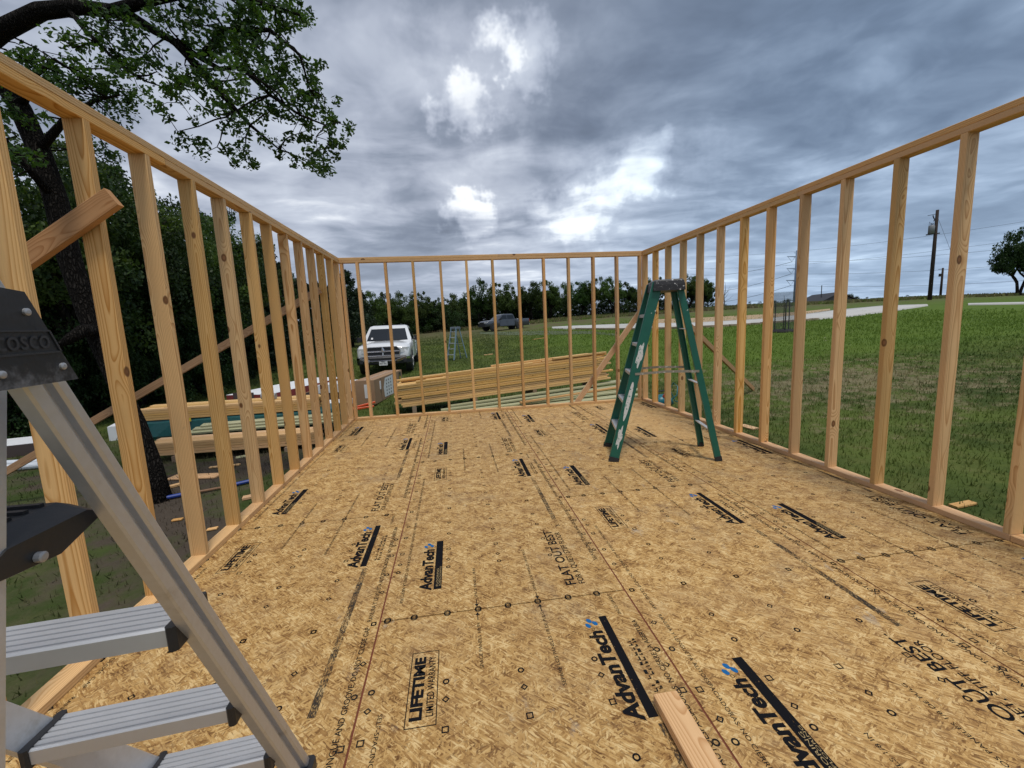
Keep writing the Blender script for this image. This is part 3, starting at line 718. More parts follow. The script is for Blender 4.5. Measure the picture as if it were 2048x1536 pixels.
# ------------------------------------------------------------------ stepladders
def ladder(name, label, fl_, fr_, rl_, rr_, top, mats, nstep, step_h0, step_dh, rail_w=.075, rail_t=.028, detail=True):
    """A-frame ladder from its four feet and the centre of its cap (world points)"""
    fl_, fr_, rl_, rr_, top = [Vector(p) for p in (fl_, fr_, rl_, rr_, top)]
    e = empty(name, (fl_+fr_+rl_+rr_)/4); tag(e, label, 'ladder', 'stepladders')
    mr, ms, mc, mf = mats
    wdir = (fl_-fr_).normalized(); ddir = ((rl_+rr_)-(fl_+fr_)).normalized(); ddir.z = 0
    hw, hd = .15, .10
    tops = {'fl': top+wdir*hw-ddir*hd, 'fr': top-wdir*hw-ddir*hd, 'rl': top+wdir*hw*.86+ddir*hd, 'rr': top-wdir*hw*.86+ddir*hd}
    feet = {'fl': fl_, 'fr': fr_, 'rl': rl_, 'rr': rr_}
    def lerp(k, z): a, b = feet[k], tops[k]; t = (z-a.z)/(b.z-a.z); return a+(b-a)*t
    def channel(k, wd, th):
        a, b = feet[k], tops[k]; s = wdir if k[1] == 'l' else -wdir
        mb = MB(); up = (b-a).normalized(); across = up.cross(s).normalized()
        mb.beam(a+up*.03, b, wd, .006, s)
        for q in (-1, 1):
            o = across*(q*(wd/2-.003)) - s*(th/2)
            mb.beam(a+up*.03+o, b+o, .006, th-.004, s)
        r = mb.build('rail' if k[0] == 'f' else 'rear_rail', mr, e, world=True)
        f = MB(); f.beam(a+Vector((0, 0, .0015)), a+up*.045, wd*1.06, th*.9, s); f.build('foot', mf, r, world=True)
        return r
    rails = {k: channel(k, rail_w*(1 if k[0] == 'f' else .62), rail_t) for k in feet}
    for k in range(nstep):
        z = top.z*0+fl_.z+step_h0+k*step_dh
        a, b = lerp('fl', z), lerp('fr', z); mb = MB(); d = (b-a).normalized()
        mb.beam(a+d*.004, b-d*.004, .085, .004, (0, 0, 1))
        for q in (-1, 1): mb.beam(a+d*.004+ddir*(q*.0405)-Vector((0, 0, .014)), b-d*.004+ddir*(q*.0405)-Vector((0, 0, .014)), .004, .026, (0, 0, 1))
        if detail:
            for q in range(-3, 4): mb.beam(a+d*.006+ddir*(q*.011)+Vector((0, 0, .003)), b-d*.006+ddir*(q*.011)+Vector((0, 0, .003)), .004, .003, (0, 0, 1))
        mb.build('step', ms, e, world=True)
    for z in (step_h0+fl_.z-.02, fl_.z+(top.z-fl_.z)*.43, fl_.z+(top.z-fl_.z)*.74):
        a, b = lerp('rl', z), lerp('rr', z); d = (b-a).normalized()
        MB().beam(a+d*.003, b-d*.003, .034, .008, (0, 0, 1)).build('rear_bar', ms, e, world=True)
    for s in 'lr':     # folding spreaders
        z = fl_.z+(top.z-fl_.z)*.5; a, b = lerp('f'+s, z), lerp('r'+s, z+.01); mid = (a+b)/2+Vector((0, 0, .012)); off = (wdir if s == 'l' else -wdir)*.006
        MB().beam(a+off, mid+off, .004, .022, (0, 0, 1)).beam(mid+off*1.6, b+off*1.6, .004, .022, (0, 0, 1)).build('spreader', MATS['spreader_bar'], e, world=True)
    # cap: tapered block with lip
    M = Matrix((ddir, wdir, Vector((0, 0, 1)))).transposed()
    cb = MB(); sec = []
    for z, gx_, gy_ in ((-.075, .145, .185), (-.02, .14, .182), (.015, .132, .175), (.03, .118, .16)):
        sec.append([M @ Vector((sx*gx_, sy*gy_, z))+top for sx, sy in ((-1, -1), (1, -1), (1, 1), (-1, 1))])
    cb.loft(sec); cap = cb.build('cap', mc, e, world=True)
    for q in (-.06, .06): MB().add([M @ Vector((q+math.cos(a)*.02, math.sin(a)*.02, .031))+top for a in np.linspace(0, 2*math.pi, 10)[:-1]], [tuple(range(9))]).build('tool_hole', RUBBER, cap, world=True)
    return e, rails, wdir, ddir, lerp
plain('spreader_bar', (.33, .31, .25), .5, metal=.5, dirt=((.6, .6, .55), 30, .55, .62))
e_, rails_, wd_, dd_, lerp_ = ladder('stepladder', 'open green fibreglass stepladder with paint splashes standing on the floor', (2.036, 4.357, 0), (1.906, 3.855, 0), (2.971, 4.09, 0), (2.86, 3.611, 0), (2.50, 3.985, 1.70),
       (FIBRE, ALU_STEP, CAP_PAINT, RUBBER), 5, .31, .275, .092, .030)
def sticker(z0, z1, half, lob, nm='sticker'):
    a, b = lerp_('fr', z0), lerp_('fr', z1); up = (b-a).normalized(); ac = up.cross(-wd_).normalized(); n = -wd_*.0045
    pts = []
    for k in range(20):
        t = 2*math.pi*k/20; r = 1+lob*math.sin(5*t+z0*9)*.3
        pts.append((a+b)/2+n+up*(math.sin(t)*(b-a).length/2*r)+ac*(math.cos(t)*half*r))
    MB().add(pts, [tuple(range(20))]).build(nm, FIBRE_WHITE, rails_['fr'], world=True)
for q in ((.40, .78, .020, .1), (.92, 1.14, .026, .7), (.14, .34, .022, .9)): sticker(*q)

# far ladder on the lawn
p1, p2, p3, p4 = on_ground(894, 722), on_ground(908.5, 722), on_ground(921.5, 717), on_ground(934.5, 717)
c_ = (p1+p2+p3+p4)/4; tp_ = at_y(910.5, 655, c_[1])
ladder('stepladder', 'pale blue grey stepladder standing on the lawn near the pickups', p1, p2, p3, p4, (tp_[0], c_[1], tp_[2]),
       (FARLAD, ALU_STEP, plain('grey_cap', (.10, .12, .14), .5), RUBBER), 5, .30, .27, .085, .03, detail=False)

# ladder in the foreground
def near_ladder():
    e = empty('stepladder', (-.25, .70, 0)); tag(e, 'aluminium stepladder with black hinge plate at the left edge of the picture', 'ladder', 'stepladders')
    A = Vector((-.016, .666, .934)); D = Vector((-.036, .173, -.306)); up = (-D).normalized()
    foot_k = (.934-.012)/.306
    width_top, LW = .30, .372
    sx = Vector((1, 0, 0)); sx = (sx-up*sx.dot(up)).normalized(); yy = up.cross(sx)*-1      # yy: away from the camera, square to the rail
    if yy.y < 0: yy = -yy
    prof = [(-.006, .000), (.016, .000), (.020, .004), (.020, .026), (.016, .031), (.005, .033), (.005, .046), (.016, .048), (.020, .053), (.020, .067), (.016, .072), (-.004, .072), (-.006, .069)]
    def rail(mirror):
        base = A + D*foot_k; rings = []
        for t in (0.0, 1.0):
            k0 = foot_k*(1-t) + (-2.05)*t; P = A+D*k0
            if mirror:    # the other front rail leans the opposite way
                cxm = -.236; P = Vector((2*cxm-P.x, P.y-.03, P.z))
                up2 = Vector((-up.x, up.y, up.z)); s2 = -Vector((1, 0, 0)); s2 = (s2-up2*s2.dot(up2)).normalized()
            else: s2 = sx
            q_ = 1.08 if t == 0 else .48
            rings.append([P+s2*p[0]*q_+yy*p[1]*q_ for p in prof])
        mb = MB().loft(rings); r = mb.build('rail', ALU, e, world=True)
        f = MB(); c = [v for v in rings[0]]; cen = sum(c, Vector())/len(c)
        f.box((cen.x, cen.y, .020), (.05, .09, .034), None, .008); f.build('foot', BLACK_PL, r, world=True)
        return r
    rr = rail(False); rail(True)
    # ribbed steps
    for k in (0, 1, 2):
        P = A+D*k; z = P.z; xr_ = P.x-.006; xl_ = 2*-.236-P.x+.006
        L = xr_-xl_; mb = MB(); y0, dep = P.y, .082
        prof2 = [(0, -.030), (0, -.003), (.004, 0)]
        n = 5
        for q in range(n):
            a0 = .006+(dep-.012)*q/n; a1 = .006+(dep-.012)*(q+1)/n
            prof2 += [(a0+.0005, 0), (a0+.0008, -.004), (a0+.0045, -.004), (a0+.0048, 0)]
        prof2 += [(dep-.004, 0), (dep, -.003), (dep, -.030), (dep-.004, -.030), (dep-.004, -.006), (.004, -.006), (.004, -.018), (.010, -.018), (.010, -.022), (.004, -.022), (.004, -.030)]
        rings = [[(x, y0+a-(x-xr_)*-.075*1.0 if False else y0+a+(x-xr_)*.085, z+b) for a, b in prof2] for x in (xl_, xr_)]
        st = mb.loft(rings).build('step', ALU_STEP, e, world=True)
        for x, s in ((xr_-.006, 1), (xl_+.006, -1)):
            MB().box((x, y0+dep/2+(x-xr_)*.085, z-.017), (.016, dep+.010, .040), None, .004).build('end_cap', BLACK_PL, st, world=True)
    # black platform step between front rails and rear legs
    P = A+D*-.84; z = P.z
    sec = []
    for x in (-.47, -.44, -.03, .0):
        dr = .012 if x in (-.47, .0) else 0
        sec.append([(x, .425, z-.045+dr), (x, .425, z-.004-dr), (x, .440, z+.004-dr), (x, .530, z+.004-dr), (x, .545, z-.004-dr), (x, .545, z-.034+dr), (x, .49, z-.052+dr)])
    pl = MB().loft(sec).build('platform', BLACK_PL, e, world=True)
    gr = MB()
    for q in range(5): gr.box((-.235, .447+q*.018, z+.0055), (.40, .006, .004))
    gr.build('tread_rib', BLACK_PL, pl, world=True)
    MB().tube([(.0005, .465, z-.030), (.006, .465, z-.030), (.007, .465, z-.030)], [.0055, .0055, .003], 12).build('rivet', RIVET, pl, world=True)
    # rear legs
    for x in (-.012, -.46):
        mb = MB(); a = Vector((x, .188, .004)); b = Vector((x, .472, 1.41))
        mb.beam(a+Vector((0, 0, .03)), b, .044, .020, (1, 0, 0), .006); lg = mb.build('rear_leg', ALU, e, world=True)
        MB().box((x, .192, .022), (.032, .055, .040), None, .006).build('foot', BLACK_PL, lg, world=True)
    for zc_ in (.35,):
        MB().beam((-.45, .246, zc_), (-.022, .246, zc_), .022, .012, (0, 0, 1), .003).build('rear_bar', ALU, e, world=True)
    # hinge plate on the right side
    yz = [(.270, 1.434), (.422, 1.4185), (.4585, 1.3395), (.270, 1.3365)]
    def plate(x, pts, t, grow=0):
        return [(x, p[0], p[1]) for p in pts], [(x+t, p[0], p[1]) for p in pts]
    a_, b_ = plate(.060, yz, .012); hp = MB().loft([a_, b_]).build('hinge_plate', BLACK_PL, e, world=True)
    inner = [(.30, 1.3855), (.4365, 1.3855), (.4445, 1.3665), (.30, 1.3635)]
    fr = MB()
    for k in range(4):
        p, q = inner[k], inner[(k+1) % 4]; fr.beam((.0725, *p), (.0725, *q), .0016, .0016, (1, 0, 0))
    fr.build('raised_border', BLACK_PL2, hp, world=True)
    v, f = text_mesh('cosco', .004)
    u = (v-v.min(0))/np.ptp(v, axis=0)
    tm = MB(); n = len(v)
    base = [(.0725, .389+.046*q[0], 1.3690+.0115*q[1]+.001*q[0]) for q in u]; top_ = [(.0732, p[1], p[2]) for p in base]
    tm.add(top_, f); tm.build('raised_letters', BLACK_PL2, hp, world=True)
    for (y, z2) in ((.4195, 1.4015), (.4435, 1.3530), (.389, 1.3510), (.335, 1.353), (.34, 1.405)): MB().tube([(.0715, y, z2), (.0738, y, z2), (.0745, y, z2)], [.0032, .0032, .0016], 14).build('rivet', RIVET, hp, world=True)
    tt = A+D*-2.05
    MB().box((-.236, tt.y+.055, tt.z+.012), (.56, .13, .04), None, .02).build('top_tray', BLACK_PL, e, world=True)
    return e
near_ladder()

# ------------------------------------------------------------------ pickups
def pickup(name, label, loc, rz, paint, rimm, L=5.75, ram=True, crew=False):
    e = empty(name, loc, rz); tag(e, label, 'pickup truck', 'parked pickups')
    hw = 1.0; front = L/2; wb = 3.55; fy = front-.98; ry = fy-wb
    def sec(y, w_, z0, z1, crown=.03, tuck=.06):
        return [(-w_*.93, y, z0), (-w_, y, z0+.12), (-w_, y, z1-.22), (-w_*.985, y, z1-.06), (-w_+tuck, y, z1), (-w_*.45, y, z1+crown), (w_*.45, y, z1+crown), (w_-tuck, y, z1), (w_*.985, y, z1-.06), (w_, y, z1-.22), (w_, y, z0+.12), (w_*.93, y, z0)]
    cab0 = front-1.55; cab1 = cab0-(2.35 if crew else 1.75); z0 = .42
    st = [sec(front-.02, hw*.90, .52, .93, .05, .10), sec(front-.10, hw*.955, .48, 1.02, .07, .10), sec(front-.35, hw*.985, .46, 1.08, .075, .08), sec(front-1.0, hw, .45, 1.12, .08, .07), sec(cab0+.02, hw, z0, 1.17, .06, .06),
          sec(cab0-.3, hw, z0, 1.19, .01), sec(cab1, hw, z0, 1.20, .0)]
    body = MB().loft(st).build('body', paint, e, True)
    bed = [sec(cab1-.03, hw, z0+.02, 1.27, 0, .03), sec(cab1-.6, hw, z0+.02, 1.27, 0, .03), sec(-L/2+.08, hw*.985, z0+.06, 1.28, 0, .03), sec(-L/2, hw*.955, z0+.14, 1.26, 0, .04)]
    bo = MB().loft(bed).build('bed', paint, e, True)
    MB().box((0, (cab1-L/2)/2, 1.277), (1.62, abs(cab1+L/2)-.25, .012)).build('bed_floor', TRIM, bo)
    # cab
    zt = 1.86
    lo = [(-hw*.965, cab0+.10), (hw*.965, cab0+.10), (hw*.965, cab1+.02), (-hw*.965, cab1+.02)]
    cabr = []
    for z, kx, f0, r0 in ((1.15, .965, cab0+.10, cab1+.02), (1.30, .955, cab0-.08, cab1+.03), (1.74, .80, cab0-.62, cab1+.14), (1.82, .76, cab0-.74, cab1+.20), (zt, .66, cab0-.95, cab1+.32)):
        x = hw*kx; cabr.append([(-x, r0, z), (-x, (f0+r0)/2, z), (-x, f0-.06, z), (-x*.86, f0, z), (0, f0+.05, z), (x*.86, f0, z), (x, f0-.06, z), (x, (f0+r0)/2, z), (x, r0, z), (x*.9, r0-.01, z), (-x*.9, r0-.01, z)])
    cb = MB().loft(cabr).build('cab', paint, e, False)
    def lerp2(a, b, t): return a+(b-a)*t
    def glass(nm, quad): return MB().add(quad, [tuple(range(len(quad)))]).build(nm, GLASS, cb)
    zA, zB = 1.235, 1.715
    def front_y(z):  # windshield line
        return lerp2(cab0+.10, cab0-.62, (z-1.15)/(1.74-1.15))
    wx = lambda z: hw*(lerp2(.965, .955, (z-1.15)/.15) if z < 1.3 else lerp2(.955, .80, (z-1.3)/.44))
    o_ = .035
    q = []
    for z in (zA, zB):
        x = wx(z)*.86; y = front_y(z)+o_
        q.append([(-x, y-.03, z), (-x*.5, y+.012, z), (0, y+.035, z), (x*.5, y+.012, z), (x, y-.03, z)])
    ws = MB().add(q[0]+q[1], [(k, k+1, k+6, k+5) for k in range(4)]).build('windshield', GLASS, cb)
    if ram:
        MB().beam((-.62, front_y(1.27)+.055, 1.262), (.05, front_y(1.25)+.075, 1.255), .012, .012).beam((.10, front_y(1.25)+.075, 1.252), (.72, front_y(1.27)+.04, 1.275), .012, .012).build('wiper', TRIM, ws)
        MB().add([(.58, front_y(1.30)+.042, 1.30), (.66, front_y(1.30)+.030, 1.30), (.655, front_y(1.36)+.03, 1.37), (.58, front_y(1.36)+.042, 1.37)], [(0, 1, 2, 3)]).build('windshield_sticker', PLATE, ws)
    for s in (-1, 1):
        nwin = 2 if crew else 1
        ys = [cab0-.30, lerp2(cab0-.30, cab1+.15, .5), cab1+.15] if crew else [cab0-.30, cab1+.18]
        for k in range(nwin):
            ya, yb2 = ys[k]-(.04 if k else 0), ys[k+1]+.02
            xa, xb2 = wx(zA+.03)+.014, wx(zB)+.014
            yt = ya-(.42 if k == 0 else 0)
            glass('side_window', [(s*xa, ya, zA+.03), (s*xa, yb2, zA+.03), (s*xb2, yb2+.03, zB-.01), (s*xb2, yt, zB-.01)])
            dr = MB().box((s*(hw+.003), (ya+yb2)/2, .86), (.012, abs(ya-yb2)+.10, .72), None, .004).build('door', paint, e)
            MB().box((s*(hw+.018), yb2+.08, 1.05), (.03, .17, .035), None, .008).build('handle', TRIM if ram else paint, dr)
        m = MB().box((s*(hw+.17), cab0-.32, 1.30), (.20, .10, .20), None, .03).beam((s*hw*.93, cab0-.34, 1.25), (s*(hw+.1), cab0-.33, 1.27), .05, .05).build('mirror', TRIM, e)
        # lamps
        if ram:
            MB().loft([[(s*x, y, z) for x, y, z in r] for r in ([(.62, front+.005, .80), (.90, front-.03, .80), (.905, front-.03, .99), (.60, front-.0, .99)], [(.64, front-.12, .80), (.965, front-.16, .82), (.965, front-.16, .99), (.62, front-.14, 1.00)])]).build('headlight', LAMP, e)
        else:
            MB().box((s*.78, front-.01, .93), (.36, .12, .12), Matrix.Rotation(-s*.22, 3, 'Z'), .02).build('headlight', LAMP, e)
        MB().box((s*hw*.93, -L/2-.004, 1.02), (.13, .06, .34), None, .02).build('tail_light', RED_BOX, e)
        for y in (fy, ry):
            wl = MB().tube([(s*(hw-.24), y, .42), (s*(hw+.006), y, .42)], .475, 22).build('arch_shade', TRIM, e)  # solid black drum: shade of the gap around the tyre, put in as colour
            tyre = MB().tube([(s*(hw-.24), y, .395), (s*(hw-.02), y, .395), (s*(hw+.012), y, .395), (s*(hw+.020), y, .395)], [.395, .395, .380, .30], 24).build('wheel', TYRE, e, True)
            rm = MB().tube([(s*(hw+.016), y, .395), (s*(hw+.026), y, .395), (s*(hw+.028), y, .395)], [.235, .235, .20], 20)
            for k in range(6):
                a = 2*math.pi*k/6; rm.beam((s*(hw+.034), y+.04*math.cos(a), .395+.04*math.sin(a)), (s*(hw+.031), y+.215*math.cos(a), .395+.215*math.sin(a)), .05, .012, (1, 0, 0))
            rm.build('rim', rimm, tyre)
    # front end
    if ram:
        g = MB().add([(-.60, front+.012, .70), (.60, front+.012, .70), (.64, front+.006, .90), (.52, front-.005, 1.02), (-.52, front-.005, 1.02), (-.64, front+.006, .90)], [(0, 1, 2, 3, 4, 5)]).build('grille', TRIM, e)
        c = MB().beam((0, front+.022, .70), (0, front+.012, 1.04), .055, .03, (0, 1, 0), .008).beam((-.62, front+.022, .862), (.62, front+.022, .862), .03, .045, (0, 0, 1), .008)
        pts = [(-.60, .70), (.60, .70), (.645, .90), (.52, 1.03), (-.52, 1.03), (-.645, .90)]
        for k in range(6):
            p, q = pts[k], pts[(k+1) % 6]; c.beam((p[0], front+.015, p[1]), (q[0], front+.015, q[1]), .035, .03, (0, 1, 0), .008)
        c.build('grille_frame', CHROME, g)
        em = MB().loft([[(x, front+.028, z) for x, z in ((-.05, .97), (.05, .97), (.06, .90), (0, .80), (-.06, .90))], [(x*.7, front+.046, z) for x, z in ((-.05, .96), (.05, .96), (.06, .90), (0, .82), (-.06, .90))]]).build('emblem', CHROME, g)
        bp_ = MB().loft([[(x, front+d_+y, z) for z, y in ((.36, -.04), (.40, .05), (.62, .07), (.68, .03), (.66, -.10), (.38, -.12))] for x, d_ in ((-1.0, -.22), (-.86, -.06), (-.5, .02), (0, .04), (.5, .02), (.86, -.06), (1.0, -.22))]).build('bumper', TRIM, e, False)
        tr_ = MB()
        xs = [(-.98, -.20), (-.85, -.055), (-.5, .025), (0, .045), (.5, .025), (.85, -.055), (.98, -.20)]
        for (xa, da), (xb2, db) in zip(xs[:-1], xs[1:]):
            za, zb2 = (.505 if abs(xa) < .6 else .60), (.505 if abs(xb2) < .6 else .60)
            tr_.beam((xa, front+.068+da, za), (xb2, front+.068+db, zb2), .03, .045 if max(abs(xa), abs(xb2)) < .6 else .10, (0, 0, 1), .006)
        tr_.build('bumper_trim', CHROME, bp_)
        for s in (-1, 1): MB().tube([(s*.80, front+.01, .50), (s*.80, front+.075, .50)], .07, 14).build('fog_lamp', TRIM, bp_)
        lp = MB().box((0, front+.118, .42), (.31, .014, .155), None, .003).build('licence_plate', PLATE, bp_)
        mk = MB(); rq = random.Random(2)
        for k in range(7):
            if k == 3: continue
            x = -.105+k*.035; mk.box((x, front+.1265, .415), (.008, .003, .06)); mk.box((x+.010, front+.1265, .415+rq.choice((-.024, 0, .024))), (.014, .003, .010)); mk.box((x+.018, front+.1265, .405+rq.uniform(0, .02)), (.006, .003, .036))
        mk.box((0, front+.1265, .472), (.12, .003, .012)); mk.build('plate_marks', TRIM, lp)
    else:
        MB().box((0, front+.0, .80), (1.30, .08, .34), None, .03).build('grille', TRIM, e)
        MB().box((0, front-.01, .55), (1.9, .16, .20), None, .05).build('bumper', TRIM, e)
        MB().box((0, -L/2-.02, .58), (1.86, .14, .20), None, .05).build('bumper', CHROME, e)
    return e
tw = on_ground(817, 745); 
pickup('pickup_truck', 'white pickup facing the house with black grille and bumper', (-2.30, tw[1]+2.30, float(zg(-2.3, tw[1]+2.3))), rad(181), WHITE_PAINT, RIM)
gA, gB = on_ground(975, 663), on_ground(1040, 659)
gmid = (gA+gB)/2+np.array([0, .8, 0]); ang = math.atan2(gA[1]-gB[1], gA[0]-gB[0])
pickup('pickup_truck', 'grey crew cab pickup parked side on in front of the tree line', (gmid[0]+.2, gmid[1], float(zg(gmid[0], gmid[1]))), rad(90+24), GREY_PAINT, RIM_DARK, 5.9, False, True).scale = (.9, .9, .9)

# ------------------------------------------------------------------ lumber stack behind the back wall
SA, SB = np.array([-.86, 9.35]), np.array([4.15, 9.78]); sd = (SB-SA)/np.linalg.norm(SB-SA); sn = np.array([-sd[1], sd[0]])
base_z = max(float(zg(*SA)), float(zg(*SB)), float(zg(*((SA+SB)/2))))+.02
TILT = .058
def sboard(name, s0, s1, off, z, wd, th, mat, label, group, tilt=0):
    a = SA+sd*s0+sn*off; b = SA+sd*s1+sn*(off+tilt)
    o = board(name, (a[0], a[1], z+TILT*s0), (b[0], b[1], z+TILT*s1), (sn[0], sn[1], 0), wd, th, mat); tag(o, label, 'board', group); return o
for k, s0 in enumerate((.35, 1.7, 3.1, 4.6)):
    a = SA+sd*s0-sn*.02; b = a+sn*.72; zt_ = base_z+.047+TILT*s0; zb_ = min(float(zg(*a)), float(zg(*b)))-.02
    o = board('bearer_block', (a[0], a[1], (zt_+zb_)/2), (b[0], b[1], (zt_+zb_)/2), (0, 0, 1), zt_-zb_, .089, WEATHER); tag(o, 'dark timber bearer lying under the long lumber stack', 'block', 'bearers under the long stack')
zc_ = base_z+.050; GS = 'boards in the long stack'
nl = 12
ORD = 'first second third fourth fifth sixth seventh eighth ninth tenth eleventh twelfth'.split()
for ly in range(nl):
    th = .038
    for wi in range(5):
        s0 = random.uniform(-.08, .14)+(.06 if ly < 2 else 0); s1 = 4.98+random.uniform(-.22, .10)
        if ly == nl-1 and wi < 3: s0 += .35+.3*wi
        sboard('long_board', s0, s1, .075+wi*.142+random.uniform(-.012, .012), zc_+th/2, .140, th, PINE_STACK, ('front edge board' if wi == 0 else 'inner board')+' in the %s layer from the ground of the long yellow stack' % ORD[ly], GS)
    zc_ += th+.0045+random.uniform(0, .004)
for s0, s1, off, lv in ((1.15, 4.6, .10, 0), (3.35, 4.98, .20, 1), (1.05, 3.1, .10, 1), (-.02, 1.6, .40, 0), (.10, 3.7, .54, 0), (3.55, 5.1, .42, 0), (2.2, 4.7, .62, 1), (3.6, 4.95, .12, 2)):
    sboard('loose_top_board', s0, s1, off, zc_+.020+lv*.0405, .089, .038, PINE_STACK, 'short pine board lying loose on top of the long lumber stack', 'loose boards on the long stack', random.uniform(-.03, .03))
# pale green boards fanned out in front of it
for k in range(11):
    y0_ = 7.72+k*.150; a = np.array([-.62+.10*k, y0_+.10]); b = np.array([4.45+random.uniform(-.2, .15), y0_+.36+.03*k])
    zz = -.46+.010*k
    o = board('treated_board', (a[0], a[1], zz+.02+(k % 2)*.038), (b[0], b[1], zz+.10+.016*k+(k % 2)*.038), (b[1]-a[1], -(b[0]-a[0]), 0), .14, .036, TREATED)
    tag(o, 'pale green treated board lying in front of the long lumber stack', 'board', 'pale green boards')
o = board('pine_batten', (1.72, 8.62, -.24), (4.5, 9.13, -.10), (0, 1, 0), .07, .036, PINE); tag(o, 'narrow pine batten lying across the pale green boards', 'board')

# ------------------------------------------------------------------ things outside the left wall
def pile(x0, x1, y0, n, m, z0, th, wd, mat, label, group, name='stacked_board', slope=0.0, rag=.08):
    for l in range(n):
        for w_ in range(m):
            a = x0+random.uniform(-rag, rag); b = x1+random.uniform(-rag, rag); y = y0+w_*(wd+.004)
            o = board(name, (a, y+slope*(a-x0), z0+l*(th+.004)+th/2), (b, y+slope*(b-x0), z0+l*(th+.004)+th/2), (slope, -1, 0), wd, th, mat); tag(o, label, 'board', group)
gz = float(zg(-3.5, 7.4))
pile(-4.45, -2.0, 7.38, 5, 3, gz+.11, .038, .14, FIR, 'pine board in the low stack beside the tree trunk', 'boards beside the trunk', rag=.10)
for x in (-4.1, -2.4):
    o = board('bearer_block', (x, 7.25, gz+.05), (x, 7.9, gz+.05), (0, 0, 1), .1, .089, WEATHER); tag(o, 'timber bearer under the low stack by the trunk', 'block', 'bearers by the trunk')
gz2 = float(zg(-4, 8.6))
for x in (-4.9, -3.6, -2.3):
    o = board('bearer_block', (x, 8.15, gz2+.08), (x, 8.95, gz2+.08), (0, 0, 1), .16, .089, WEATHER); tag(o, 'timber bearer under the green wrapped bundle', 'block', 'bearers under the bundle')
wr = MB()
rings = []
for k, x in enumerate(np.linspace(-5.2, -1.9, 12)):
    j = lambda: random.uniform(-.012, .012)
    rings.append([(x, 8.2+j(), gz2+.17), (x, 8.17+j(), gz2+.22+j()), (x, 8.18+j(), gz2+.48+j()), (x, 8.22+j(), gz2+.52), (x, 8.86+j(), gz2+.52), (x, 8.9+j(), gz2+.48), (x, 8.9+j(), gz2+.2), (x, 8.86, gz2+.17)])
o = wr.loft(rings).build('wrapped_bundle', WRAP, smooth=False); tag(o, 'long bundle in dark green plastic wrap under the upper boards', 'bundle')
tg = MB().box((-4.35, 8.160, gz2+.50), (.10, .004, .06)).build('hang_tag', YELLOW, o)
MB().beam((-4.36, 8.158, gz2+.17), (-4.36, 8.158, gz2+.55), .010, .004, (0, 1, 0)).build('strap', PVC, o)
pile(-5.2, -2.2, 8.26, 5, 4, gz2+.524, .038, .14, PINE_STACK, 'pine board stacked on the green wrapped bundle', 'boards on the bundle', rag=.06)
for k in range(3):
    o = board('treated_board', (-4.3+.1*k, 7.98+k*.06, gz2+.30+.045*k), (-1.75, 8.02+k*.05, gz2+.33+.045*k), (0, 1, .2), .12, .036, TREATED); tag(o, 'pale green board by the wrapped bundle, %s of three' % ('lowest', 'middle', 'highest')[k], 'board', 'pale boards by the bundle')

def carton(name, label, c, size, rz, mats, cat='carton'):
    """mats: (top, sides)"""
    e = empty(name, (c[0], c[1], c[2]), rz); tag(e, label, cat)
    MB().box((0, 0, size[2]/2), size, None, .006).build('box', mats[1], e)
    MB().box((0, 0, size[2]+.003), (size[0]-.004, size[1]-.004, .006)).build('lid', mats[0], e)
    return e
g3 = float(zg(-3.5, 10.5))
e1 = carton('flat_carton', 'long white flat carton with dark red sides behind the lumber', (-3.55, 11.0, g3+.52), (1.05, 2.9, .15), rad(-17), (WHITE_BOX, plain('dark_red_side', (.20, .025, .02), .6)))
MB().box((-.1, -1.453, .12), (.5, .004, .16)).build('side_print', DARK_BOX, e1)
carton('flat_carton', 'brown carton lying under the long white flat carton', (-3.5, 10.95, g3), (1.0, 2.7, .515), rad(-17), (CARD, DARK_BOX))
carton('flat_carton', 'white flat carton with brown side next to the back wall corner', (-2.35, 11.4, g3+.42), (1.7, .75, .20), rad(4), (WHITE_BOX, WHITE_BOX))
carton('flat_carton', 'dark brown box carrying a white flat carton by the corner', (-2.35, 11.4, g3), (1.65, .72, .415), rad(4), (CARD, DARK_BOX))
carton('flat_carton', 'wide white sheet carton lying low behind the upper boards', (-3.1, 9.75, g3+.26), (2.3, .80, .10), rad(3), (WHITE_BOX, WHITE_BOX))
carton('flat_carton', 'grey crate under the wide white sheet carton', (-3.1, 9.75, g3), (2.2, .76, .255), rad(3), (CARD, plain('grey_crate', (.2, .2, .2), .7)))
o = MB().tube([(-3.2, 9.2, g3+.62), (-2.95, 9.2, g3+.60)], .06, 12).build('pipe_roll', plain('grey_roll', (.3, .31, .32), .4)); tag(o, 'small grey roll lying on the boards behind the left wall', 'roll'); 
o.location.z = gz2+.524+.21+.062-(g3+.61); o.location.y = -.75
